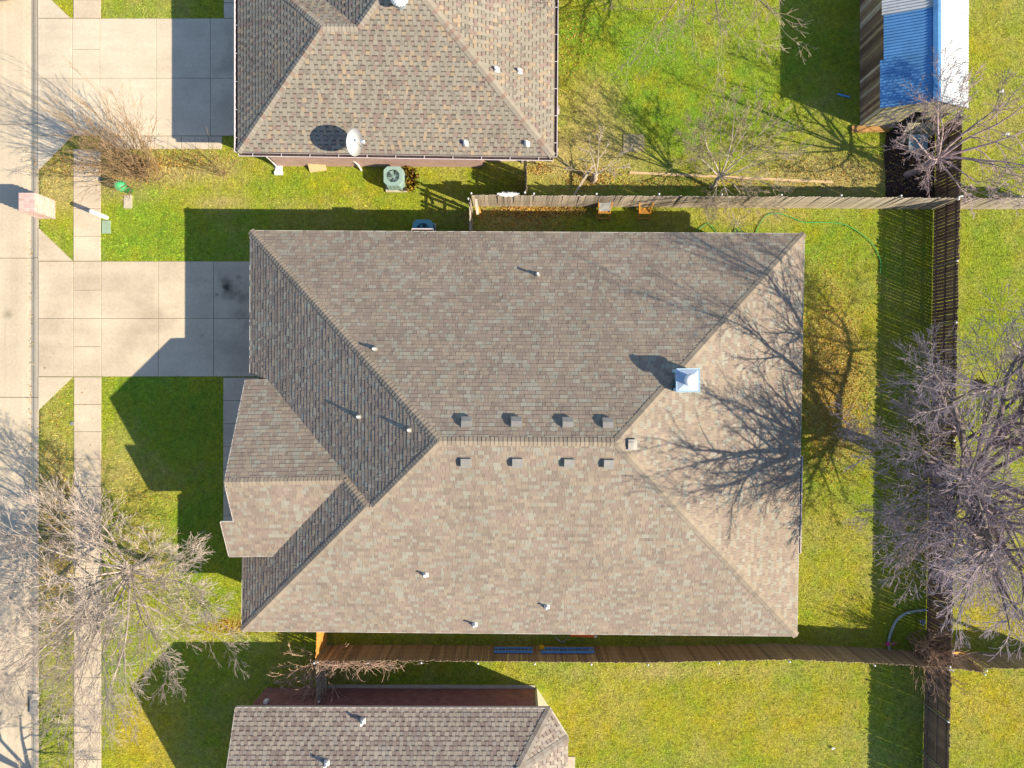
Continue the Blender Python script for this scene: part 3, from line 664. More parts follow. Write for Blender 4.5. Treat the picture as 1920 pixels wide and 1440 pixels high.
m = MB(); m.add([(a.x, a.y, 0), (b.x, b.y, 0), (b.x, b.y, 2.9), (c.x, c.y, 4.15), (a.x, a.y, 2.9), (a.x+.2, a.y, 0), (b.x+.2, b.y, 0), (b.x+.2, b.y, 2.9), (c.x+.2, c.y, 4.15), (a.x+.2, a.y, 2.9)],
      [(0, 1, 2, 3, 4), (9, 8, 7, 6, 5), (0, 5, 6, 1), (1, 6, 7, 2), (2, 7, 8, 3), (3, 8, 9, 4), (4, 9, 5, 0)]); m.build('gable_wall', M['brick_red'], hs_)
wd_ = MB(); mid = W(1022, 1320, 1.5); dirw = (W(1034, 1340)-W(1003, 1292)).normalized(); nn = Vector((dirw.y, -dirw.x, 0)); nn = nn if nn.x > 0 else -nn
wd_.obox(mid+nn*0.11, dirw*0.3, nn*0.02, Vector((0, 0, 0.6))); wdo = wd_.build('window', M['trim'], hs_)
MB().obox(mid+nn*0.13, dirw*0.25, nn*0.006, Vector((0, 0, 0.55))).build('pane', M['glass'], wdo)
MB().box(W(521, 0).x-0.08, W(521, 0).x+0.08, W(0, 1290).y-0.0, W(0, 1290).y+0.14, 1.35, 1.62).build('wall_lamp', M['white_metal'], hs_)
for px, py, hh in ((681, 1352, 0.36), (613, 1431, 0.36)): vent_pipe(px, py, sN, hh, hs_, r=0.05)
MB().prism([W(1040, 1440)[:2], W(1078, 1440)[:2], W(1078, 1418)[:2], W(1040, 1418)[:2]], -0.02, 0.05).build('stoop', M['pad'], hs_)
MB().prism([W(600, 1289)[:2], W(1003, 1290)[:2], W(1003, 1284)[:2], W(600, 1283)[:2]], -0.02, 0.06).build('footing', M['pad'], hs_)

# ------------------------------------------------------------------ fences
def fence(name, label, pts, back, pitch, pw, hgt, material, group=None, posts=True, hvar=0.012, missing=0.0, rails=True, seed=1, lean=0.012, post_mat=None):
    rng = random.Random(seed); pts = [W(*p) for p in pts]
    f = thing(name, (pts[0]+pts[-1])/2, label, 'fence', group)
    me = MB(); e = pw*0.22
    x0, x1, t = -pw/2, pw/2, 0.009
    prof_ = [(x0, 0.02), (x1, 0.02), (x1, hgt-e), (x1-e, hgt), (x0+e, hgt), (x0, hgt-e)]; n = 6
    me.add([(x, -t, z) for x, z in prof_]+[(x, t, z) for x, z in prof_], [tuple(range(n)), tuple(reversed(range(n, 2*n)))]+[(i, n+i, n+(i+1) % n, (i+1) % n) for i in range(n)])
    pm = me.mesh('picket'); pm.materials.append(material)
    for a, b in zip(pts[:-1], pts[1:]):
        d = b-a; L = d.length; d /= L; bk = Vector((-d.y, d.x, 0))*back; ang = math.atan2(d.y, d.x)
        k = max(1, round(L/pitch))
        for i in range(k):
            if rng.random() < missing: continue
            p = a+d*((i+0.5)*L/k)+bk*rng.uniform(-0.004, 0.004)
            place('picket', pm, f, p, (rng.gauss(0, lean*0.5), rng.gauss(0, lean*0.2), ang+rng.gauss(0, 0.006)), (rng.uniform(0.99, 1.0)-(0.05 if rng.random() < 0.08 else 0), 1, 1+rng.gauss(0, hvar)))
        if rails:
            for z in (0.30, hgt*0.52, hgt-0.22):
                m = MB(); m.bar(a+bk*0.032+Vector((0, 0, z)), b+bk*0.032+Vector((0, 0, z)), 0.036, 0.085); m.build('rail', material, f)
        if posts:
            k = max(1, round(L/2.45))
            for i in range(k+1):
                p = a+d*(L*i/k)+bk*0.085
                m = MB(); m.tube([p, p+Vector((0, 0, hgt+0.02))], 0.03, 10); o = m.build('post', M['alu'], f)
                m = MB(); m.lathe(p+Vector((0, 0, hgt+0.02)), [(0.04, -0.04), (0.045, 0), (0.03, 0.035), (0.005, 0.045)], 12); m.build('post_cap', M['white_metal'], o, smooth=True)
    return f
FH = 1.83
fence('wood_fence', 'grey weathered picket fence between the centre house and the top yard', [(888, 387), (1330, 389), (1752, 392)], 1, 0.1425, 0.140, FH, M['wood_gray'], seed=2)
fence('wood_fence', 'grey picket fence continuing to the right edge below the shed yard', [(1754, 392), (1965, 392)], 1, 0.1425, 0.140, FH, M['wood_gray'], seed=3)
fence('wood_fence', 'dark gapped picket fence behind the back yard of the centre house', [(1751, 394), (1745, 720), (1736, 1219)], -1, 0.152, 0.1405, FH, M['wood_dark'], seed=4)
fence('wood_fence', 'dark picket fence running down the right below the fence corner', [(1735, 1224), (1729, 1500)], -1, 0.146, 0.1405, FH, M['wood_dark'], seed=5)
fence('wood_fence', 'dark brown picket fence between the tin-roofed shed and the fence corner', [(1755, 245), (1752, 390)], -1, 0.152, 0.1405, FH, M['wood_dark'], seed=6)
fence('wood_fence', 'brown shaded picket fence along the lower side of the centre house', [(611, 1209), (800, 1208.5), (1000, 1210.5), (1200, 1212), (1450, 1206.5), (1600, 1213), (1734, 1221)], -1, 0.145, 0.1425, FH, M['wood_brown'], seed=7)
fence('wood_fence', 'brown picket fence with a slumped panel at the lower right edge', [(1738, 1222), (1795, 1229)], -1, 0.145, 0.1425, FH, M['wood_brown'], seed=8)
fence('wood_fence', 'brown picket fence running off the lower right edge of the picture', [(1797, 1222), (1965, 1223)], -1, 0.145, 0.1425, FH, M['wood_brown'], seed=9)
fence('side_fence', 'bright orange new cedar fence closing the gap beside the centre house', [(614, 1150), (613, 1206)], 1, 0.142, 0.139, 1.75, M['wood_orange'], posts=False, seed=10)
fence('side_fence', 'thin dark slat fence beside the dark red brick wall', [(611, 1214), (613, 1285)], 1, 0.19, 0.12, 1.6, M['wood_gray'], posts=True, seed=11)
fence('side_fence', 'reddish brown short fence below the corner of the top house', [(986, 322), (986, 382)], -1, 0.15, 0.138, 1.83, M['wood_brown'], posts=True, seed=12, missing=0.04)
fence('side_fence', 'rickety grey short fence with loose boards beside the upper left house corner', [(886, 392), (886, 476)], -1, 0.17, 0.135, 1.75, M['wood_gray'], posts=True, seed=13, missing=0.12, lean=0.03)
b1 = thing('loose_board', W(893, 400), 'weathered loose board leaning on the short grey fence', 'board')
MB().bar(W(896, 392, 1.72), W(899, 418, 1.55), 0.12, 0.02).build('plank', M['wood_gray'], b1); MB().bar(W(897, 396, 0.9), W(905, 410, 0.05), 0.10, 0.02).build('brace', M['wood_orange'], b1)
bag = MB(); rb = random.Random(6); V = []
for i in range(17):
    for j in range(5):
        e = math.sin(math.pi*i/16)*0.7+0.3
        V.append(W(934+i*2.4, 384.8, 1.86)+Vector((rb.gauss(0, 0.012), (j-2)*0.055*e+rb.gauss(0, 0.012), 0.06-0.035*(j-2)**2*e+rb.gauss(0, 0.018))))
bag.add(V, [(i*5+j, (i+1)*5+j, (i+1)*5+j+1, i*5+j+1) for i in range(16) for j in range(4)])
o = bag.build('plastic_sheet', M['litter'], None, smooth=True); tag(o, 'crumpled white plastic sheet draped on the fence top near the reddish short fence', 'plastic sheet')

# ------------------------------------------------------------------ shed with a tin roof
sh = thing('shed', W(1673, 140), 'wooden shed with a corrugated pale tin roof, its shaded slope tinted sky blue', 'shed')
xw, xe, xr = W(1597, 0).x, W(1750, 0).x, W(1676, 0).x; yS, yN = W(0, 243).y, W(0, -60).y; ze, zr = 2.40, 3.15
def sheet(x0, z0, x1, z1, y0, y1, lift=0.0):
    m = MB(); pitch = 0.125; k = int((y1-y0)/(pitch/6)); V = []
    for i in range(k+1):
        y = y0+(y1-y0)*i/k; dz = 0.020*math.cos(2*math.pi*(y-yS)/pitch)+lift
        V += [(x0, y, z0+dz), (x1, y, z1+dz)]
    F = [(2*i, 2*i+1, 2*i+3, 2*i+2) for i in range(k)]
    return m.add(V, F)
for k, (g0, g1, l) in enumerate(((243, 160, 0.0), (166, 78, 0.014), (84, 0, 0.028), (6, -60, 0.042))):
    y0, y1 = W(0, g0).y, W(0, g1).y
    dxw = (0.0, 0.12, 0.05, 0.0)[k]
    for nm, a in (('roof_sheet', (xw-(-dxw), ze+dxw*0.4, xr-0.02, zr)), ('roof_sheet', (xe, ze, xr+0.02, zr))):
        sheet(a[0], a[1], a[2], a[3], y0, y1, l).build(nm, M['shed_sky_tint'] if a[0] < xr and k < 2 else M['shed_roof'], sh)
m = MB()
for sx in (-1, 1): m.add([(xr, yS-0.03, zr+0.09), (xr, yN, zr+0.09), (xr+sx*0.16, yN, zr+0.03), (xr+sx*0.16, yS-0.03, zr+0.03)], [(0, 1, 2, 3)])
m.build('ridge_flashing', M['shed_sky_tint'], sh)
rs = random.Random(5)
xwl = W(1612, 0).x; y = W(0, 237).y
while y < yN:                                   # west wall boards, some weathered grey, some missing
    wd = rs.uniform(0.13, 0.2)
    MB().box(xwl-0.012, xwl+0.012, y, y+wd-0.012, 0.03, 2.25+rs.uniform(-0.1, 0.05)).build('wall_board', rs.choice((M['wood_brown'], M['wood_dark'], M['wood_brown'], M['wood_dark'], M['wood_gray'])), sh); y += wd
m = MB(); m.box(xwl+0.013, xwl+0.10, W(0, 238).y, yN, 1.1, 1.2); m.box(xwl+0.013, xwl+0.10, W(0, 238).y, yN, 2.2, 2.3); m.build('wall_rail', M['wood_brown'], sh)
for gy in (235, 180, 120, 60, 0):
    yy = W(0, gy).y; MB().bar((xwl-0.15, yy, 2.18), (xr, yy, zr-0.06), 0.05, 0.12).build('rafter', M['wood_orange'], sh)
    MB().bar((xe-0.15, yy, 2.18), (xr, yy, zr-0.06), 0.05, 0.12).build('rafter', M['wood_gray'], sh)
xel = W(1738, 0).x; ywl = W(0, 238).y; x = xwl+0.02; k = 0
M['board_a'] = mat('grey_green_board', (0.30, 0.30, 0.24), rough=0.85, rnd=0.15, streak=((30, 30, 2), 0.25)); M['board_b'] = mat('straw_board', (0.50, 0.43, 0.24), rough=0.85, rnd=0.15, streak=((30, 30, 2), 0.2))
while x < xel:                                  # south wall, boards of two colours with a door gap
    wd = rs.uniform(0.10, 0.2); top = 2.3+max(0, 0.72*(1-abs(x+wd/2-xr)/(xr-xw)))
    z0 = 1.75 if 1668 < 960+x*S < 1690 else 0.03
    MB().box(x, x+wd-0.01, ywl-0.012, ywl+0.012, z0, top).build('wall_board', M['board_a'] if k % 2 else M['board_b'], sh); x += wd; k += 1
y = ywl
while y < yN: MB().box(xel-0.012, xel+0.012, y, y+0.16, 0.03, 2.3).build('wall_board', M['wood_gray'], sh); y += 0.165
MB().prism([W(1612, 238)[:2], W(1738, 238)[:2], W(1738, -60)[:2], W(1612, -60)[:2]], -0.02, 0.03).build('floor', M['joint'], sh)
tp = thing('leaning_panel', W(1705, 262), 'slatted board panel lying in front of the shed', 'panel')
for k in range(16):
    MB().obox(W(1682+k*3.6, 258, 0.55)+Vector((0, 0, 0)), Vector((0.036, 0, 0)), Vector((0, 0.30, 0.42)), Vector((0, -0.008, 0.006)), (1, 1, 1)).build('slat', M['board_b'] if k % 2 else M['board_a'], tp)
bo = thing('wood_plank', W(1632, 236), 'rusty brown plank lying at the shed corner', 'plank')
MB().obox(W(1630, 243, 0.10), (0.85, 0.02, 0), (0, 0.16, 0), (0, 0, 0.02)).build('plank', M['plank'], bo); MB().obox(W(1614, 247, 0.06), (0.16, 0.01, 0), (0, 0.05, 0), (0, 0, 0.02)).build('end_cap', M['litter'], bo)
# dark bed and its things
mb = MB(); pl = [(1660, 374), (1660, 330), (1657, 290), (1661, 250), (1680, 238), (1738, 236), (1752, 246), (1752, 386), (1700, 384), (1664, 385)]
mb.prism([W(*p)[:2] for p in reversed(pl)][::-1] if False else [W(*p)[:2] for p in pl[::-1]][::-1], -0.02, 0.02)
o = mb.build('mulch_bed', M['mulch']); o['kind'] = 'structure'; tag(o, 'black shaded mulch bed between the shed and the fence', 'mulch bed', kind='structure')
tb = thing('garden_table', W(1705, 275), 'blue-grey covered table on the black bed beside the shed', 'table')
mt = MB(); mt.box(W(1688, 0).x, W(1722, 0).x, W(0, 292).y, W(0, 262).y, 0.62, 0.70); mt.build('table_cover', M['tarp'], tb)
mt = MB(); mt.lathe(W(1708, 283, 0.70), [(0.26, 0), (0.28, 0.03), (0.24, 0.06), (0.22, 0.02)], 18); mt.build('round_tray', M['tarp'], tb)
for gx, gy in ((1690, 290), (1720, 290), (1690, 264), (1720, 264)): MB().tube([W(gx, gy, 0), W(gx, gy, 0.62)], 0.025, 6).build('leg', M['wood_gray'], tb)

# ------------------------------------------------------------------ trees
def perp(d, rng):
    a = Vector((rng.gauss(0, 1), rng.gauss(0, 1), rng.gauss(0, 1))); a -= d*a.dot(d); return a.normalized()
def grow(m_t, m_c, p, d, L, r, lv, maxlv, rng, cfg, lo):
    seg = cfg['seg'][min(lv, len(cfg['seg'])-1)]; n = max(2, int(L/seg)); st = L/n
    pts = [p.copy()]; rad = [r]; wob = cfg['wob'][min(lv, len(cfg['wob'])-1)]; up = cfg['up'][min(lv, len(cfg['up'])-1)]
    kids = []
    rend = max(r*cfg.get('taper', 0.35), cfg['rmin']*0.8)
    for i in range(n):
        d = (d+perp(d, rng)*wob*rng.uniform(0.3, 1.0)+Vector((0, 0, 1))*up*st).normalized()
        if p.z < lo and d.z < 0: d.z *= -0.2; d.normalize()
        p = p+d*st; t = (i+1)/n; rr = r+(rend-r)*t; pts.append(p.copy()); rad.append(rr)
        if lv < maxlv and t > cfg['bare'][min(lv, len(cfg['bare'])-1)]:
            k = cfg['kids'][min(lv, len(cfg['kids'])-1)]*st/L
            c = int(k)+(1 if rng.random() < k-int(k) else 0)
            for _ in range(c): kids.append((p.copy(), d.copy(), rr, t))
    sides = 8 if r > 0.08 else 5 if r > 0.03 else 3
    (m_t if lv <= cfg['wood'] else m_c).tube(pts, rad, sides, caps=False)
    if lv < maxlv: kids.append((p.copy(), d.copy(), rend, 1.0))
    for kp, kd, kr, t in kids:
        a = math.radians(rng.uniform(*cfg['ang'][min(lv, len(cfg['ang'])-1)])) if t < 1 else math.radians(rng.uniform(5, 25))
        nd = (kd*math.cos(a)+perp(kd, rng)*math.sin(a)).normalized()
        if cfg.get('flat'): nd.z *= cfg['flat']; nd.normalize()
        nl = L*rng.uniform(*cfg['len'][min(lv, len(cfg['len'])-1)])*(1.0-0.35*t if t < 1 else 0.8)
        grow(m_t, m_c, kp, nd, nl, max(kr*rng.uniform(*cfg.get('kr', (0.5, 0.72))), cfg['rmin']), lv+1, maxlv, rng, cfg, lo)
def tree(label, base, limbs, cfg, seed, mt, name='bare_tree', cat='tree', group='bare winter trees', trunk=None, maxlv=4, lo=1.2, mc=None):
    rng = random.Random(seed); t = thing(name, base, label, cat, group); a, b = MB(), MB()
    if trunk:
        hgt, r, lean = trunk; top = base+Vector((lean[0], lean[1], hgt))
        pts = [base+Vector((0, 0, -0.1)), base+Vector((0, 0, 0.12)), base.lerp(top, 0.35)+Vector((0.04, -0.03, 0)), base.lerp(top, 0.7)+Vector((-0.03, 0.04, 0)), top]
        a.tube(pts, [r*1.55, r*1.2, r, r*0.95, r*0.9], 10)
    else: top = base
    for az, el, L, r, *off in limbs:
        az, el = math.radians(az), math.radians(el)
        st = top-Vector((0, 0, off[0] if off else 0))
        grow(a, b, st, Vector((math.cos(az)*math.cos(el), math.sin(az)*math.cos(el), math.sin(el))), L, r, 1, maxlv, rng, cfg, lo)
    a.build('trunk', mt, t, smooth=True)
    if b.f: b.build('crown', mc or mt, t)
    return t
BIG = dict(seg=[0.6, 0.6, 0.45, 0.32, 0.25, 0.2], wob=[0.1, 0.15, 0.2, 0.24, 0.28, 0.3], up=[0, 0.03, 0.05, 0.06, 0.05, 0.03], bare=[0, 0.25, 0.15, 0.1, 0.1, 0.1],
           kids=[0, 7, 7, 6, 4, 2], ang=[(30, 50), (28, 58), (28, 58), (28, 60), (25, 55), (25, 55)], len=[(0.5, 0.6), (0.40, 0.66), (0.38, 0.62), (0.36, 0.62), (0.4, 0.62), (0.4, 0.6)], rmin=0.0055, wood=2, taper=0.28)
# big tree behind the back fence
BIGE = dict(BIG); BIGE['kids'] = [0, 9, 8, 4, 2, 2]; BIGE['bare'] = [0, 0.25, 0.15, 0.1, 0.1]; BIGE['rmin'] = 0.0075; BIGE['taper'] = 0.42; BIGE['kr'] = (0.55, 0.78); BIGE['len'] = [(0.5, 0.6), (0.36, 0.60), (0.36, 0.60), (0.42, 0.68), (0.5, 0.8)]
tE = tree('large grey bare tree behind the back fence casting its shadow on the roof', W(1747, 880), [
    (178, 38, 6.2, 0.15), (214, 30, 4.8, 0.11), (142, 40, 6.6, 0.16), (108, 38, 6.6, 0.15), (250, 34, 4.0, 0.10), (70, 38, 6.4, 0.14), (40, 28, 6.0, 0.12), (300, 30, 3.8, 0.09), (335, 32, 5.0, 0.11), (190, 57, 7.4, 0.17), (330, 60, 5.8, 0.12), (120, 54, 6.6, 0.15), (214, 52, 7.6, 0.18), (226, 48, 5.8, 0.14), (160, 22, 4.8, 0.07), (105, 18, 5.0, 0.07), (215, 20, 4.0, 0.055), (185, 14, 3.8, 0.05), (145, 12, 4.4, 0.05), (125, 26, 4.8, 0.05), (90, 14, 4.4, 0.05)],
    BIGE, 41, M['bark_e'], trunk=(3.1, 0.30, (-0.1, 0.05)), maxlv=5, lo=2.2, mc=M['twig_e'])
nb = MB(); c = P(1833, 722, 5.6)
rn = random.Random(4)
for k in range(120):
    d = Vector((rn.gauss(0, 1), rn.gauss(0, 1), rn.gauss(0, 0.7))).normalized()*rn.uniform(0.1, 0.22); e = perp(d.normalized(), rn)*rn.uniform(0.1, 0.22)
    nb.tube([c+d-e, c+d*1.05, c+d+e], 0.012, 4)
nb.lathe(c, [(0.02, -0.12), (0.09, -0.09), (0.13, 0), (0.09, 0.08), (0.02, 0.11)], 10)
o = nb.build('squirrel_nest', M['nest']); tag(o, 'dark round twig nest lodged in the large tree at the right', 'nest')
# big front tree
BIG2 = dict(BIG); BIG2['kids'] = [0, 8, 5, 4, 2, 2]; BIG2['bare'] = [0, 0.2, 0.12, 0.1, 0.1]; BIG2['len'] = [(0.5, 0.6), (0.40, 0.66), (0.40, 0.66), (0.45, 0.75), (0.5, 0.8)]; BIG2['rmin'] = 0.006; BIG2['taper'] = 0.4; BIG2['kr'] = (0.58, 0.8)
tree('large pale bare tree on the front lawn beside the sidewalk', W(284, 1052), [
    (178, 40, 4.6, 0.065), (200, 30, 4.4, 0.055), (222, 42, 4.8, 0.065), (142, 38, 4.0, 0.06), (160, 56, 4.4, 0.06), (110, 40, 3.7, 0.055), (72, 42, 3.6, 0.055), (40, 34, 3.8, 0.055), (15, 40, 3.6, 0.05), (352, 30, 3.6, 0.05), (290, 36, 4.6, 0.06), (272, 46, 4.8, 0.06), (250, 36, 4.8, 0.06), (195, 66, 5.0, 0.07), (60, 68, 4.2, 0.06), (310, 64, 4.6, 0.06), (238, 18, 3.8, 0.045), (308, 15, 3.4, 0.045), (314, 22, 3.8, 0.045), (328, 38, 3.8, 0.05), (120, 20, 2.8, 0.035), (165, 18, 3.2, 0.04)],
    BIG2, 17, M['bark'], trunk=(1.7, 0.14, (-0.05, 0.02)), maxlv=5, lo=1.5, mc=M['twig_pale'])
tree('bare tree at the lower left corner beyond the front tree', W(170, 1500), [(150, 45, 3.6, 0.10), (200, 40, 3.4, 0.09), (90, 42, 3.4, 0.09), (40, 45, 3.2, 0.09), (120, 66, 3.8, 0.10), (250, 50, 3.2, 0.08), (320, 45, 3.2, 0.08)],
    BIG, 23, M['bark'], trunk=(1.9, 0.17, (0, 0)), maxlv=5, lo=1.5, mc=M['twig_pale'])
# trees of the top yard
MID = dict(BIG); MID['kids'] = [0, 9, 7, 5, 3]
tree('small bare tree beside the grey fence casting a long shadow in the top yard', W(1333, 352), [(80, 52, 2.5, 0.04), (130, 48, 2.4, 0.04), (40, 46, 2.4, 0.04), (10, 38, 2.2, 0.035), (170, 40, 2.2, 0.035), (250, 30, 1.7, 0.025), (285, 28, 1.9, 0.028), (100, 74, 2.6, 0.04), (325, 28, 2.0, 0.028), (60, 30, 2.1, 0.03), (110, 32, 2.1, 0.03), (150, 26, 1.9, 0.026), (345, 20, 1.8, 0.025)],
    MID, 31, M['bark'], trunk=(1.3, 0.085, (0.02, 0.1)), maxlv=4, lo=0.6, mc=M['twig_tan'])
SPARSE = dict(BIG); SPARSE['kids'] = [0, 5, 5, 4, 2]; SPARSE['wob'] = [0.15, 0.28, 0.36, 0.4, 0.4]; SPARSE['rmin'] = 0.010
PINK = dict(SPARSE); PINK['kids'] = [0, 7, 6, 4, 2]; PINK['rmin'] = 0.009
tree('pinkish crooked bare tree over the black bed beside the shed', W(1700, 328), [(20, 45, 3.4, 0.07), (350, 36, 3.6, 0.07), (60, 40, 3.2, 0.07), (110, 42, 2.8, 0.06), (170, 30, 2.4, 0.05), (230, 34, 2.4, 0.045), (290, 34, 2.6, 0.05), (10, 62, 3.6, 0.07), (140, 60, 3.2, 0.065), (320, 18, 2.4, 0.04), (75, 20, 2.2, 0.04), (200, 55, 2.6, 0.05)],
    PINK, 52, M['bark_pink'], trunk=(2.0, 0.13, (0.15, 0.08)), maxlv=4, lo=1.3)
tree('gnarled low bare tree with pale bark below the right corner of the top house', W(1112, 338), [(75, 50, 1.5, 0.045), (40, 35, 1.2, 0.035), (120, 40, 1.3, 0.04), (170, 22, 1.0, 0.03), (5, 24, 1.0, 0.03)],
    SPARSE, 61, M['bark'], trunk=(0.75, 0.12, (0.05, 0.06)), maxlv=3, lo=0.4)
TOPT = dict(SPARSE); TOPT['rmin'] = 0.0075; TOPT['kids'] = [0, 6, 5, 4, 2]
tree('bare tree whose grey branches hang in at the top edge', W(1318, -14), [(270, 22, 4.4, 0.06), (250, 26, 4.4, 0.06), (232, 20, 4.6, 0.06), (292, 22, 4.4, 0.06), (215, 28, 4.6, 0.06), (200, 36, 4.6, 0.06), (90, 50, 3.0, 0.06), (150, 45, 3.6, 0.06), (260, 60, 3.2, 0.06), (180, 30, 4.4, 0.06)],
    TOPT, 72, M['twig_tan'], trunk=(2.3, 0.14, (0, 0)), maxlv=4, lo=1.8, mc=M['twig_tan'])
# shrubs
BUSH = dict(seg=[0.3, 0.35, 0.25, 0.18], wob=[0.1, 0.10, 0.16, 0.2], up=[0, 0.10, 0.14, 0.1], bare=[0, 0.35, 0.2, 0.1], kids=[0, 6, 4, 3], ang=[(10, 20), (14, 34), (16, 38), (20, 40)],
            len=[(0.5, 0.6), (0.3, 0.5), (0.35, 0.55), (0.4, 0.6)], rmin=0.0065, wood=1, taper=0.35)
def shrub(label, base, n, hgt, spread, seed, m_, name='bare_shrub', rad=0.02, maxlv=3, el=(48, 84), group='bare shrubs', cfg=BUSH, az0=0, az1=360, lo=0.1):
    rng = random.Random(seed); t = thing(name, base, label, 'shrub', group); a, b = MB(), MB()
    for k in range(n):
        az = math.radians(rng.uniform(az0, az1)); e = math.radians(rng.uniform(*el)); off = Vector((rng.gauss(0, spread), rng.gauss(0, spread), 0))
        grow(a, b, base+off, Vector((math.cos(az)*math.cos(e), math.sin(az)*math.cos(e), math.sin(e))), hgt*rng.uniform(0.65, 1.05), rad*rng.uniform(0.7, 1.2), 1, maxlv, rng, cfg, lo)
    a.build('stem', m_, t, smooth=True); b.build('twig', m_, t); return t
shrub('tall brown many-stemmed bare shrub at the corner of the pale driveway', W(268, 318), 75, 3.5, 0.26, 3, M['twig_brown'], rad=0.02, el=(44, 86))
shrub('short brown bare shrub right of the tall one beside the pale driveway', W(292, 322), 14, 1.5, 0.3, 4, M['twig_brown'], rad=0.012)
shrub('thin sapling in the grass near the lower left corner of the top house', W(424, 326), 12, 1.9, 0.08, 5, M['twig_brown'], rad=0.014, maxlv=2)
shrub('dry shrub in the angle of the fences at the lower right', W(1712, 1196), 22, 1.9, 0.25, 6, M['vine'], rad=0.016)
shrub('dead brown shrub hanging over the lower right fence corner', W(1722, 1216), 20, 2.3, 0.2, 7, M['vine'], rad=0.018)
DEAD = dict(BUSH); DEAD['wob'] = [0.2, 0.3, 0.4, 0.4]; DEAD['up'] = [0, 0.0, 0.0, 0]; DEAD['rmin'] = 0.008; DEAD['kids'] = [0, 5, 3, 2]; DEAD['ang'] = [(20, 40), (25, 70), (30, 70), (30, 70)]
shrub('tangled dead shrub between the orange fence and the red brick wall', W(601, 1248), 34, 2.0, 0.25, 8, M['vine'], rad=0.013, cfg=DEAD, el=(40, 80), lo=0.3)
t = thing('dead_vine', W(690, 1213), 'tangle of dead pinkish vines on the brown fence beside the orange fence', 'vine'); m = MB(); rv = random.Random(9)
for k in range(170):
    x = rv.triangular(612, 800, 640); p = W(x, 1212+rv.uniform(0.5, 8), rv.uniform(1.35, 1.9)); d = Vector((rv.choice((-1, 1))*rv.uniform(0.5, 1), rv.uniform(-0.3, 0.2), rv.uniform(-0.25, 0.3))).normalized(); pts = [p]
    for i in range(rv.randint(3, 6)):
        d = (d+perp(d, rv)*0.45).normalized(); p = p+d*0.16; p.z = min(max(p.z, 1.2), 2.05); p.y = min(p.y, W(0, 1211.5).y); pts.append(p.copy())
    m.tube(pts, [0.013*(1-0.7*i/len(pts)) for i in range(len(pts))], 4)
m.build('tendril', M['vine'], t)

# ------------------------------------------------------------------ smaller things
def cat_rom(pts, n=6):
    pts = [Vector(p) for p in pts]; P_ = [pts[0]*2-pts[1]]+pts+[pts[-1]*2-pts[-2]]; out = []
    for i in range(1, len(P_)-2):
        a, b, c, d = P_[i-1:i+3]
        for k in range(n):
            t = k/n; out.append(0.5*((2*b)+(c-a)*t+(2*a-5*b+4*c-d)*t*t+(3*b-a-3*c+d)*t**3))
    return out+[pts[-1]]
m = MB(); m.tube(cat_rom([W(x, y, 0.055) for x, y in ((1300, 436), (1312, 428), (1325, 419.5), (1334, 426), (1346, 440), (1362, 455), (1380, 452), (1386, 436), (1380, 430), (1378, 437), (1392, 452), (1408, 448), (1417, 436), (1424, 420), (1436, 405), (1455, 400.5), (1478, 406), (1505, 417), (1530, 417.5), (1560, 418), (1583, 422), (1606, 434), (1630, 453), (1643, 472), (1650, 492), (1649, 512))], 7), 0.017, 6)
o = m.build('garden_hose', M['hose'], smooth=True); tag(o, 'long green garden hose snaking over the grass of the back yard', 'hose')
def chair(label, gx, gy, cover):
    c = W(gx, gy); t = thing('garden_chair', c, label, 'chair', 'orange wooden chairs by the grey fence'); m_ = M['chair_wood']; wd = 0.25
    V_ = lambda x, y, z: c+Vector((x, y, z))
    for sx in (-1, 1):
        MB().bar(V_(sx*(wd+0.02), -0.34, 0), V_(sx*wd, -0.02, 0.50), 0.05, 0.04).build('leg', m_, t)
        MB().bar(V_(sx*wd, 0.34, 0), V_(sx*(wd-0.03), -0.14, 0.40), 0.045, 0.04).build('leg', m_, t)
        MB().bar(V_(sx*wd, -0.02, 0.42), V_(sx*(wd+0.09), 0.46, 1.02), 0.055, 0.04).build('back_post', m_, t)
    for k in range(4): MB().obox(V_(0, -0.10+k*0.075, 0.41-0.01*k), (wd-0.03, 0, 0), (0, 0.031, 0), (0, 0, 0.010)).build('seat_slat', m_, t)
    MB().bar(V_(-wd, -0.26, 0.14), V_(wd, -0.26, 0.14), 0.045, 0.03).build('front_rail', m_, t)
    if cover:
        m = MB(); V = []
        for j in range(7):
            for i in range(7):
                s_ = j/6; x = (-1+2*i/6)*(wd+0.01+0.08*s_); y = -0.02+0.50*s_; z = 0.46+0.60*s_-0.10*math.sin(math.pi*i/6)*math.sin(math.pi*s_)+0.012*math.sin(i*1.9+j*2.3)
                V.append(c+Vector((x, y, z)))
        m.add(V, [(j*7+i, j*7+i+1, j*7+i+8, j*7+i+7) for j in range(6) for i in range(6)]); m.build('cover', M['cloth'], t, smooth=True)
    else:
        MB().bar(V_(-wd-0.08, 0.44, 0.98), V_(wd+0.08, 0.44, 0.98), 0.03, 0.04).build('back_rail', M['wood_dark'], t)
chair('orange wooden chair with a grey cloth over its back beside the grey fence', 1131, 400, True)
chair('orange wooden chair with a bare open back beside the grey fence', 1206, 400, False)
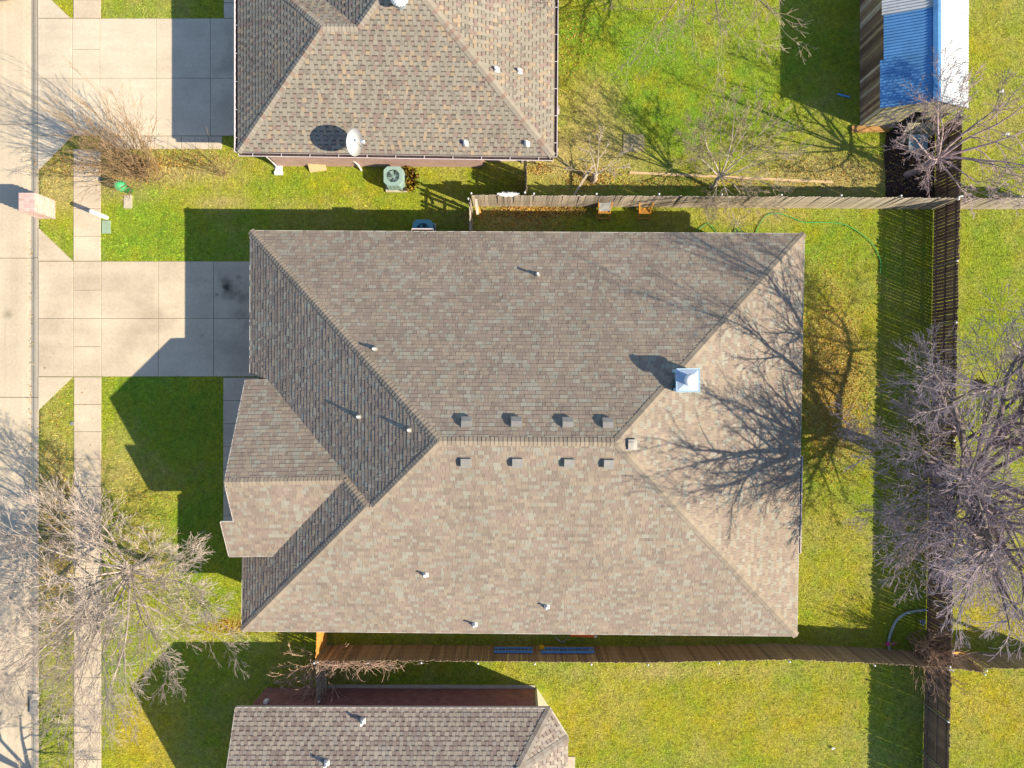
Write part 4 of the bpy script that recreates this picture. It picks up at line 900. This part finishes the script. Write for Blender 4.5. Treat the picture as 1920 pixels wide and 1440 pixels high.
def ac_unit(label, gx, gy, s=0.44, hgt=0.82, pad=True, paint=M['ac_green']):
    c = W(gx, gy); t = thing('air_conditioner', c, label, 'air conditioner')
    def ring(k, z, ch=0.16):
        a = s*k; b = a-ch; return [c+Vector((x, y, z)) for x, y in ((-b, -a), (b, -a), (a, -b), (a, b), (b, a), (-b, a), (-a, b), (-a, -b))]
    m = MB(); r = [ring(1, 0.10), ring(1, hgt-0.06), ring(0.96, hgt)]
    inner = [c+Vector((math.cos(math.pi*(k+0.5)/4-math.pi*0.75)*0.30, math.sin(math.pi*(k+0.5)/4-math.pi*0.75)*0.30, hgt)) for k in range(8)]
    V = r[0]+r[1]+r[2]+inner
    m.add(V, [(i+8*k, (i+1) % 8+8*k, (i+1) % 8+8*(k+1), i+8*(k+1)) for k in range(3) for i in range(8)]+[tuple(range(7, -1, -1))]); cab = m.build('cabinet', paint, t)
    for k in range(28):                        # louvre ribs round the cabinet
        a = k/28*8; i = int(a) % 8; f = a-int(a); p = r[0][i].lerp(r[0][(i+1) % 8], f); d = Vector((p.x-c.x, p.y-c.y, 0)).normalized()*0.006
        MB().tube([p+d, p+d+Vector((0, 0, hgt-0.18))], 0.008, 4).build('rib', paint, cab)
    fan = MB(); fan.lathe(c+Vector((0, 0, hgt-0.22)), [(0.31, 0), (0.31, 0.01)], 20)
    fo = fan.build('fan_well', M['ac_dark'], t)
    fan = MB(); fan.lathe(c+Vector((0, 0, hgt-0.13)), [(0.06, 0), (0.07, 0.08), (0.03, 0.09)], 14)
    for k in range(4):
        a = k*math.pi/2+0.4; d = Vector((math.cos(a), math.sin(a), 0)); e = Vector((-d.y, d.x, 0)); q = c+Vector((0, 0, hgt-0.12))
        fan.add([q+d*0.05-e*0.03, q+d*0.28-e*0.10+Vector((0, 0, -0.02)), q+d*0.28+e*0.08+Vector((0, 0, 0.02)), q+d*0.05+e*0.03], [(0, 1, 2, 3)])
    fan.build('fan', paint, t)
    g = MB()
    for rr in (0.08, 0.13, 0.18, 0.23, 0.28): g.tube([c+Vector((math.cos(k*math.pi/12)*rr, math.sin(k*math.pi/12)*rr, hgt+0.012)) for k in range(25)], 0.0045, 4)
    for k in range(4):
        a = k*math.pi/4; g.tube([c+Vector((-math.cos(a)*0.31, -math.sin(a)*0.31, hgt+0.008)), c+Vector((math.cos(a)*0.31, math.sin(a)*0.31, hgt+0.008))], 0.005, 4)
    g.build('fan_guard', paint, t)
    if pad: MB().box(c.x-s-0.02, c.x+s+0.06, c.y-s-0.07, c.y+s, -0.02, 0.10).build('pad', M['pad'], t)
ac_unit('grey-green air conditioner on a pad below the wall of the top house', 743, 340)
ac_unit('air conditioner tinted bluish for shade, half under the upper eave of the centre house', 797, 438, s=0.46, paint=M['ac_shade_tint'])
# satellite dish
c = P(661, 267, 4.15); nd = Vector((0.90, -0.20, 0.40)).normalized()
sd = thing('satellite_dish', W(700, 322), 'white satellite dish on a mast at the eave of the top house', 'satellite dish')
m = MB(); m.lathe(c, [(0.52, 0.11), (0.50, 0.095), (0.38, 0.045), (0.2, 0.01), (0.01, 0.0), (0.01, -0.012), (0.2, -0.002), (0.38, 0.03), (0.515, 0.09)], 36, ax=nd); ro = m.build('reflector', M['white_metal'], sd, smooth=True)
u_ = nd.cross(Vector((0, 0, 1))).normalized(); v_ = nd.cross(u_)
MB().lathe(c+u_*0.12+v_*0.18+nd*0.035, [(0.07, 0), (0.06, 0.01)], 12, ax=nd).build('emblem', M['ac_dark'], ro); MB().lathe(c-u_*0.1-v_*0.14+nd*0.03, [(0.05, 0), (0.04, 0.01)], 8, ax=nd).build('emblem', M['orange'], ro)
lnb = c+nd*0.55-v_*0.15+Vector((0.05, 0, 0)); MB().tube([c+v_*0.45+nd*0.05, lnb], 0.016, 6).build('feed_arm', M['alu'], sd); MB().lathe(lnb-nd*0.04, [(0.05, -0.06), (0.06, 0.0), (0.06, 0.10), (0.03, 0.12)], 12, ax=nd).build('feed_horn', M['white_metal'], sd)
MB().tube([c-nd*0.02, c-nd*0.14, W(702, 330, 3.45), W(704, 318, 3.1)], 0.024, 8).build('mast', M['alu'], sd)
sp = thing('standpipe', W(672, 312), 'white bent pipe against the pink brick wall of the top house', 'pipe')
MB().tube([W(668, 310, 1.25), W(668, 310, 0.9), W(675, 314, 0.35), W(678, 320, 0.03)], 0.045, 8).build('pipe', M['gutter'], sp); MB().box(W(664, 0).x, W(672, 0).x, W(0, 309.5).y, W(0, 306.5).y, 1.0, 1.4).build('meter_box', M['galv_vent'], sp)
o = MB().obox(W(597, 313, 0.24), (0.38, 0.05, 0), (0, -0.20, -0.24), (0, -0.02, 0.02)).build('plywood_board', M['board']); tag(o, 'tan board leaning on the wall of the top house', 'board')
sb = MB(); sb.box(W(517, 0).x, W(530, 0).x, W(0, 328).y, W(0, 312).y, -0.01, 0.09); sb.box(W(516, 0).x, W(531, 0).x, W(0, 329).y, W(0, 322).y, 0.0, 0.14); o = sb.build('splash_block', M['litter']); tag(o, 'pale splash block under the downspout of the top house', 'splash block')
o = MB().box(W(1036, 0).x, W(1049, 0).x, W(0, 216).y, W(0, 199).y, -0.02, 0.07).build('stepping_slab', M['pad']); tag(o, 'small concrete slab at the right eave of the top house', 'slab')
o = MB().prism([W(1168, 285)[:2], W(1208, 284)[:2], W(1208, 252)[:2], W(1169, 251)[:2]], -0.02, 0.03).build('ground_cover_lid', M['lid']); tag(o, 'faded wooden square half sunk in the grass of the top yard', 'cover')
o = MB().bar(W(1180, 324, 0.04), W(1560, 342, 0.04), 0.11, 0.05).build('edging_board', M['board']); tag(o, 'long thin pale board lying in the grass along the grey fence', 'board')
o = MB().bar(W(1110, 318, 0.7), W(1072, 372, 0.05), 0.09, 0.05).build('prop_board', M['wood_gray']); tag(o, 'plank propped on the gnarled low tree', 'plank')
o = MB().tube([W(1569, 177, 0.05), W(1592, 183, 0.05)], 0.04, 8).build('pool_noodle', M['ladder']); tag(o, 'light blue foam stick lying in the shade left of the shed', 'stick')
# mailbox pillar, every brick a piece
mp = thing('mailbox_pillar', W(90, 393), 'pink brick mailbox pillar at the kerb', 'mailbox'); x0, x1, y0, y1 = W(75, 0).x, W(104, 0).x, W(0, 410).y, W(0, 377).y; hh = 1.30
MB().box(x0+0.05, x1-0.05, y0+0.05, y1-0.05, -0.05, hh-0.005).box(x0+0.006, x1-0.006, y0+0.006, y1-0.006, -0.05, hh-0.012).build('mortar_core', M['mortar'], mp)
def brickmesh(l, d, h_):
    me = MB().box(-l/2+0.005, l/2-0.005, -d/2, d/2, 0.005, h_-0.004).mesh('brick'); me.materials.append(M['pinkbrick']); return me
nx_, ny_ = 3, 4; lx, ly = (x1-x0)/nx_, (y1-y0)/ny_; ch_ = hh/17; bx_, by_ = brickmesh(lx, 0.09, ch_), brickmesh(ly, 0.09, ch_)
for r in range(17):
    o_ = 0.0 if r % 2 else 0.5
    for i in range(nx_):
        for yy in (y0+0.045, y1-0.045): place('brick', bx_, mp, (x0+(i+0.5)*lx+(0.03 if r % 2 else -0.03), yy, r*ch_))
    for i in range(ny_):
        for xx in (x0+0.045, x1-0.045): place('brick', by_, mp, (xx, y0+(i+0.5)*ly+(0.03 if r % 2 else -0.03), r*ch_), (0, 0, math.pi/2))
tm = brickmesh((x1-x0)/3, (y1-y0)/11-0.006, 0.06)
for i in range(3):
    for j in range(11): place('brick', tm, mp, (x0+(i+0.5)*(x1-x0)/3, y0+(j+0.5)*(y1-y0)/11, hh))
MB().box(x0-0.012, x0-0.002, y0+0.2, y1-0.2, 0.85, 1.1).build('mailbox_door', M['white_metal'], mp)
# utility posts and lids
c = W(200, 408); o = MB().lathe(c, [(0.10, -0.05), (0.10, 1.12), (0.085, 1.18), (0.03, 1.21)], 16).build('marker_post', M['pvc'], smooth=False); tag(o, 'white round marker post at the sidewalk edge', 'post')
o = MB().prism([(p.x, p.y) for p in (W(192, 438), W(208, 438), W(208, 414), W(192, 414))], -0.02, 0.05).build('ground_box', M['pale_green']); tag(o, 'pale green rectangular utility lid beside the sidewalk', 'utility lid')
pt = thing('utility_pedestal', W(240, 360), 'bright green rounded utility pedestal near the tall brown shrub', 'pedestal')
c = W(243, 357); MB().lathe(c, [(0.16, 0), (0.16, 0.62), (0.24, 0.62), (0.25, 0.80), (0.20, 0.93), (0.08, 1.0), (0.01, 1.01)], 18).build('cap', M['green_plastic'], pt, smooth=True)
o = MB().prism([(p.x, p.y) for p in (W(233, 391), W(248, 391), W(248, 366), W(233, 366))], -0.02, 0.045).build('ground_box', M['pad']); tag(o, 'grey concrete lid below the green pedestal', 'utility lid')
o = MB().lathe(W(136.5, 794), [(0.10, 0), (0.10, 0.05), (0.05, 0.06)], 14).build('water_valve_cap', M['galv_vent']); tag(o, 'small round grey valve cap at the sidewalk edge', 'valve cap')
dr = thing('storm_drain', W(62, 1318), 'dark storm drain opening in the kerb at the lower left', 'drain')
MB().box(W(56, 0).x, W(71, 0).x, W(0, 1340).y, W(0, 1300).y, -0.135, 0.012).build('drain_mouth', M['galv_vent'], dr); MB().box(W(60, 0).x, W(74, 0).x, W(0, 1312).y, W(0, 1301).y, 0.0, 0.03).build('lid', M['pad'], dr)
# ladders hung on the lower fence
def ladder(label, gx0, gx1, z, gy, m_=M['ladder']):
    t = thing('ladder', W((gx0+gx1)/2, gy), label, 'ladder'); a, b = W(gx0, gy, z), W(gx1, gy, z)
    for dz in (0, -0.40): MB().bar(a+Vector((0, 0, dz)), b+Vector((0, 0, dz)), 0.09, 0.05).build('rail', m_, t)
    n = int((b-a).length/0.3)
    for i in range(n): p = a.lerp(b, (i+0.5)/n); MB().tube([p, p+Vector((0, 0, -0.40))], 0.017, 6).build('rung', M['alu'], t)
ladder('short blue ladder hung on the brown fence, left one of two', 927, 998, 0.95, 1206.5); ladder('long blue ladder hung on the brown fence, right one of two', 1012, 1110, 0.95, 1207)
o = MB().box(W(1011, 0).x, W(1019, 0).x, W(0, 1206).y, W(0, 1202).y, 0.5, 0.75).build('yellow_bracket', M['yellow']); tag(o, 'yellow bracket at the left end of the long blue ladder', 'bracket')
ob = thing('trimmer', W(1085, 1150), 'orange tool handle lying under the lower eave of the centre house', 'tool'); MB().tube([W(1068, 1186, 0.35), W(1112, 1188, 0.38)], 0.055, 10).build('handle', M['orange'], ob); MB().tube([W(1112, 1188, 0.38), W(1117, 1188, 0.38)], 0.045, 10).build('collar', M['white_metal'], ob)
MB().tube(cat_rom([W(1066, 1187, 0.35), W(1061, 1197, 0.12), W(1052, 1203, 0.05), (W(1040, 1193, 0.05))], 5), 0.02, 6).build('cable', M['pipe_blue'], ob)
# corner bed of the back yard
m = MB(); pts = cat_rom([W(x, y, 0.10) for x, y in ((1667, 1222), (1664, 1205), (1668, 1185), (1678, 1163), (1694, 1150), (1712, 1145), (1736, 1142))], 8); m.tube(pts, 0.06, 10)
o = m.build('bed_edging', M['pipe_blue'], smooth=True); tag(o, 'curved grey-blue pipe edging a bed in the fence corner', 'edging')
pw = thing('pinwheel', W(1662, 1202), 'pink pinwheel flower on a stake in the fence corner', 'pinwheel'); c = W(1660, 1200, 0.45)
MB().tube([W(1660, 1200, 0), c], 0.012, 5).build('stake', M['hose'], pw)
for k in range(6):
    a = k*math.pi/3+0.3; d = Vector((math.cos(a), math.sin(a)*0.45, 0.25*math.sin(a))); e = Vector((-math.sin(a)*0.4, math.cos(a)*0.4, 0.3))
    MB().add([c, c+d*0.16+e*0.09, c+d*0.34, c+d*0.18-e*0.09, c+d*0.17+Vector((0, 0, 0.03))], [(0, 1, 4), (1, 2, 4), (2, 3, 4), (3, 0, 4)]).build('petal', M['pink'], pw)
MB().lathe(c, [(0.04, 0), (0.03, 0.04)], 8).build('hub', M['yellow'], pw)
o = MB().lathe(W(1727, 1165), [(0.10, 0), (0.13, 0.16), (0.11, 0.16), (0.09, 0.05)], 14).build('flower_pot', M['pipe_blue']); tag(o, 'small grey-blue pot inside the curved bed edging', 'pot')
sl = thing('slumped_panel', W(1810, 1232), 'loose fence panel slumped against the fence at the lower right', 'panel')
for k in range(11): MB().bar(W(1750+k*5.0, 1219+0.5*k, 0.05), W(1747+k*5.2, 1226+0.5*k, 1.55), 0.115, 0.018, up=Vector((0, 1, 0))).build('picket', M['wood_brown'], sl)
MB().bar(W(1750, 1225, 1.2), W(1800, 1230, 1.2), 0.04, 0.08).build('rail', M['wood_gray'], sl)
o = MB().bar(W(1745, 1200, 1.5), W(1795, 1215, 0.6), 0.1, 0.03).build('brace_board', M['wood_orange']); tag(o, 'board bracing the slumped fence panel at the lower right', 'board')
up_ = thing('fence_post', W(1935, 1222), 'wooden post at the right edge casting a long thin shadow', 'post'); MB().box(W(1935, 0).x-0.06, W(1935, 0).x+0.06, W(0, 1222).y-0.06, W(0, 1222).y+0.06, 0, 2.9).build('shaft', M['wood_gray'], up_); MB().obox(W(1935, 1222, 2.92), (0.09, 0, 0), (0, 0.09, 0), (0, 0, 0.02)).build('post_top', M['wood_gray'], up_)
for i, (x, y, lb) in enumerate(((1340, 1222, 'white scrap lying at the foot of the brown fence'), (1887, 252, 'white scrap on the grass right of the shed'), (1876, 172, 'pale scrap on the grass near the shed roof edge'), (1562, 1401, 'tiny white scrap on the lower right lawn'), (1822, 1233, 'white scrap beside the slumped fence panel'))):
    m = MB(); rl = random.Random(i)
    for k in range(3): m.obox(W(x+rl.uniform(-3, 3), y+rl.uniform(-2, 2), 0.06+0.02*k), (0.03+0.06*rl.random()*(i == 0), 0.02, 0.02), (-0.02, 0.035, 0.02), (0, 0, 0.01))
    o = m.build('paper_scrap', M['litter']); tag(o, lb, 'scrap')
# parked car at the top left
ca = thing('parked_car', W(-8, -85, -0.13), 'taupe car parked in the street, only its rear corner in view', 'car'); cxw = W(-7, 0).x; rear = W(0, 8).y-0.0
def loft(secs, n=20):
    m = MB(); V = []
    for yo, hw, zb, zt, pw_ in secs:
        for k in range(n):
            a = 2*math.pi*k/n; ca_, sa_ = math.cos(a), math.sin(a); f = lambda q: math.copysign(abs(q)**pw_, q)
            V.append((cxw+f(ca_)*hw, rear+yo, (zb+zt)/2+f(sa_)*(zt-zb)/2-0.13))
    k_ = len(secs); F = [(i*n+k, i*n+(k+1) % n, (i+1)*n+(k+1) % n, (i+1)*n+k) for i in range(k_-1) for k in range(n)]+[tuple(reversed(range(n))), tuple(range((k_-1)*n, k_*n))]
    return m.add(V, F)
loft([(0.0, 0.62, 0.35, 0.75, 0.5), (0.07, 0.80, 0.27, 0.85, 0.45), (0.25, 0.88, 0.25, 0.98, 0.4), (0.8, 0.92, 0.24, 1.0, 0.4), (2.3, 0.93, 0.24, 1.0, 0.4), (3.6, 0.91, 0.24, 0.98, 0.4), (4.3, 0.84, 0.26, 0.85, 0.45), (4.6, 0.6, 0.35, 0.7, 0.5)]).build('body', M['car'], ca, smooth=True)
loft([(0.16, 0.70, 0.9, 1.05, 0.5), (0.55, 0.70, 0.9, 1.48, 0.5), (1.2, 0.70, 0.9, 1.55, 0.5), (2.4, 0.70, 0.9, 1.52, 0.5), (3.2, 0.72, 0.9, 1.08, 0.5)]).build('cabin', M['car'], ca, smooth=True)
MB().obox((cxw, rear+0.36, 1.17), (0.56, 0, 0), (0, 0.17, 0.19), (0, -0.012, 0.010)).build('rear_window', M['glass'], ca)
for sx in (-1, 1):
    MB().obox((cxw+sx*0.69, rear+1.6, 1.12), (0, 0.75, 0), (-sx*0.06, 0, 0.17), (sx*0.012, 0, 0.004)).build('side_window', M['glass'], ca); MB().obox((cxw+sx*0.70, rear+0.08, 0.62), (0.13, 0.035*1, 0), (0, 0, 0.09), (0, 0.03, 0)).build('tail_lamp', M['orange'], ca)
    for yo in (0.85, 3.6):
        wo = MB().lathe((cxw+sx*0.78, rear+yo, 0.33-0.13), [(0.33, -0.1), (0.33, 0.1)], 24, ax=Vector((1, 0, 0))).build('wheel', M['black'], ca); MB().lathe((cxw+sx*0.885, rear+yo, 0.33-0.13), [(0.2, -0.005), (0.19, 0.005)], 16, ax=Vector((1, 0, 0))).build('rim', M['alu'], wo)

# ------------------------------------------------------------------ grass and fallen leaves
def in_poly(gx, gy, poly):
    c = np.zeros(len(gx), bool); n = len(poly); j = n-1
    for i in range(n):
        xi, yi = poly[i]; xj, yj = poly[j]
        if yi != yj: c ^= ((yi > gy) != (yj > gy)) & (gx < (xj-xi)*(gy-yi)/(yj-yi)+xi)
        j = i
    return c
def rect(x0, y0, x1, y1): return [(x0, y0), (x1, y0), (x1, y1), (x0, y1)]
HARD = [rect(-500, -500, 73, 2000), rect(138, -200, 190, 34), rect(138, 281, 190, 490), rect(139, 706, 190.5, 1700), rect(72, 490, 530, 706.5), rect(71, 35, 520, 255.5), rect(187, 255, 417, 280.5), rect(420, -60, 520, 35),
        [(72, 490), (138, 490), (72, 427)], [(72, 769), (138, 706), (72, 706)], [(71, 35), (133, 35), (71, -24)], [(71, 321), (136, 255), (71, 255)], rect(418.5, 707, 520, 1011),
        rect(532, 478, 1438, 1122), rect(523, -100, 1003, 304), rect(499, 1293, 1030, 1800), rect(1613, -100, 1738, 239), pl, rect(75, 377, 104, 410), rect(723, 320, 764, 362), rect(191, 413, 209, 439), rect(232, 365, 249, 392), rect(1036, 199, 1049, 216), rect(1040, 1418, 1078, 1440)]
NB = 1150000
gx = NR.uniform(-70, 1990, NB); gy = NR.uniform(-70, 1510, NB)
keep = np.ones(NB, bool)
for h_ in HARD: keep &= ~in_poly(gx, gy, h_)
gx, gy = gx[keep], gy[keep]; x = (gx-960)/S; y = (720-gy)/S; n = len(x)
col = lawn_rgb(x, y)
clump = fbm(x, y, 2.6, 4)
L = (0.045+0.08*NR.rand(n))*(0.35+0.55*clump+0.6*vn(x, y, 7.0, 5)+1.6*np.clip(fbm(x, y, 3.3, 1)-0.58, 0, 1)*(gy > 1215)); az = NR.uniform(0, 2*np.pi, n); tilt = NR.uniform(0.75, 1.47, n)
wd = NR.uniform(0.012, 0.028, n); dx, dy = np.cos(az), np.sin(az); hz = L*np.sin(tilt); vz = L*np.cos(tilt)+0.005
z0 = 0.03*(fbm(x, y, 0.25, 3)-0.5)
v = np.empty((n, 3, 3)); v[:, 0] = np.stack([x-dy*wd/2, y+dx*wd/2, z0], 1); v[:, 1] = np.stack([x+dy*wd/2, y-dx*wd/2, z0], 1); v[:, 2] = np.stack([x+dx*hz, y+dy*hz, z0+vz], 1)
br = NR.normal(1.05, 0.30, n).clip(0.35, 2.0)[:, None]; mixr = NR.rand(n)[:, None]
col = col*(0.80+0.40*fbm(x, y, 1.1, 2))[:, None]*(0.50+0.55*vn(x, y, 8.0, 3)+0.45*vn(x, y, 15.0, 4))[:, None]
col = np.where(mixr < 0.16, CT*0.9, np.where(mixr > 0.86, CG*1.05, col))*0.45+col*0.55
col = np.clip(col*br, 0, 0.85)
me = fast_mesh('grass_blades', v.reshape(-1, 3), np.arange(3*n).reshape(n, 3), colface=col.astype(np.float32)); me.materials.append(M['attr'])
go = bpy.data.objects.new('grass', me); COL.objects.link(go); tag(go, 'short patchy winter grass of all the lawns', 'grass', kind='stuff')
LEAF = np.array([(0.46, 0.26, 0.04), (0.38, 0.18, 0.04), (0.52, 0.36, 0.06), (0.26, 0.13, 0.05), (0.50, 0.37, 0.15)])
def leaves(label, spots, seed, size=0.055, z=0.05):
    r = np.random.RandomState(seed); X, Y = [], []
    for cx, cy, rx, ry, k in spots: X.append(cx+r.normal(0, rx, k)); Y.append(cy+r.normal(0, ry, k))
    gx = np.concatenate(X); gy = np.concatenate(Y); keep = np.ones(len(gx), bool)
    for h_ in HARD[9:]:
        if h_ is not pl: keep &= ~in_poly(gx, gy, h_)
    gx, gy = gx[keep], gy[keep]; n = len(gx); x = (gx-960)/S; y = (720-gy)/S; a = r.uniform(0, 6.28, n); s = size*r.uniform(0.6, 1.3, n)
    zc = z+r.uniform(-0.02, 0.03, n); ux, uy, uz = np.cos(a)*s, np.sin(a)*s, r.normal(0, 0.3, n)*s; wx, wy, wz = -np.sin(a)*s*0.6, np.cos(a)*s*0.6, r.normal(0, 0.3, n)*s
    v = np.empty((n, 4, 3))
    for i, (p, q) in enumerate(((-1, 0), (0, -1), (1, 0), (0, 1))): v[:, i] = np.stack([x+p*ux+q*wx, y+p*uy+q*wy, np.maximum(zc+p*uz+q*wz, min(z-0.03, 0.02))], 1)
    me = fast_mesh('leaves', v.reshape(-1, 3), np.arange(4*n).reshape(n, 4), colface=(LEAF[r.randint(0, 5, n)]*r.uniform(0.6, 1.25, (n, 1))).astype(np.float32)); me.materials.append(M['attr'])
    o = bpy.data.objects.new('fallen_leaves', me); COL.objects.link(o); tag(o, label, 'fallen leaves', kind='stuff')
leaves('brown fallen leaves on the grass between the centre roof and the large right tree', [(1550, 690, 38, 80, 5200), (1570, 760, 35, 60, 2600), (1540, 830, 25, 40, 400)], 1, 0.034, 0.03)
leaves('brown fallen leaves under the large front tree', [(105, 960, 22, 110, 1500), (110, 1080, 25, 110, 1300), (250, 1010, 60, 60, 900), (440, 1172, 30, 10, 500)], 2, 0.036, 0.03)
leaves('orange leaf litter at the foot of the grey fence behind the centre house', [(1000, 395, 40, 5, 1100), (960, 400, 60, 10, 350), (1060, 396, 40, 6, 350), (1000, 420, 60, 12, 350)], 3, 0.042)
leaves('tan fallen leaves scattered in the top yard by the grey fence', [(1105, 335, 30, 12, 700), (1300, 345, 90, 8, 500), (1560, 320, 70, 22, 900), (1010, 318, 14, 6, 250), (1080, 60, 25, 40, 250), (1060, 110, 15, 50, 150)], 4, 0.036, 0.035)
leaves('dry leaves caught in the street gutter', [(55, y_, 2.5, 40, 22) for y_ in range(380, 1440, 80)], 8, 0.03, -0.11)
leaves('straw litter under the brown shrubs beside the pale driveway', [(230, 318, 60, 14, 1500), (330, 300, 60, 12, 1100), (110, 310, 30, 20, 500)], 5, 0.034, 0.03)
leaves('speckled leaf litter on the black bed by the shed', [(1705, 330, 30, 35, 350)], 6, 0.03, 0.03)
# dry clump of plant beside the air conditioner
t = thing('dry_plant', W(770, 338), 'yellowed leafy clump right of the grey-green air conditioner', 'plant'); m = MB(); rp = random.Random(3)
for k in range(260):
    p = W(770+rp.gauss(0, 6), 336+rp.gauss(0, 9), 0); a = rp.uniform(0, 6.28); l = rp.uniform(0.15, 0.4); d = Vector((math.cos(a), math.sin(a), 0)); e = Vector((-d.y, d.x, 0))*0.018; h_ = rp.uniform(0.1, 0.4)
    m.add([p-e, p+e, p+d*l*0.6+e*0.8+Vector((0, 0, h_)), p+d*l+Vector((0, 0, h_*0.7)), p+d*l*0.6-e*0.8+Vector((0, 0, h_))], [(0, 1, 2, 3, 4)], rp.choice(((0.34, 0.28, 0.03), (0.42, 0.27, 0.04), (0.18, 0.2, 0.03), (0.3, 0.16, 0.05))))
m.build('leaf_clump', M['attr'], t)
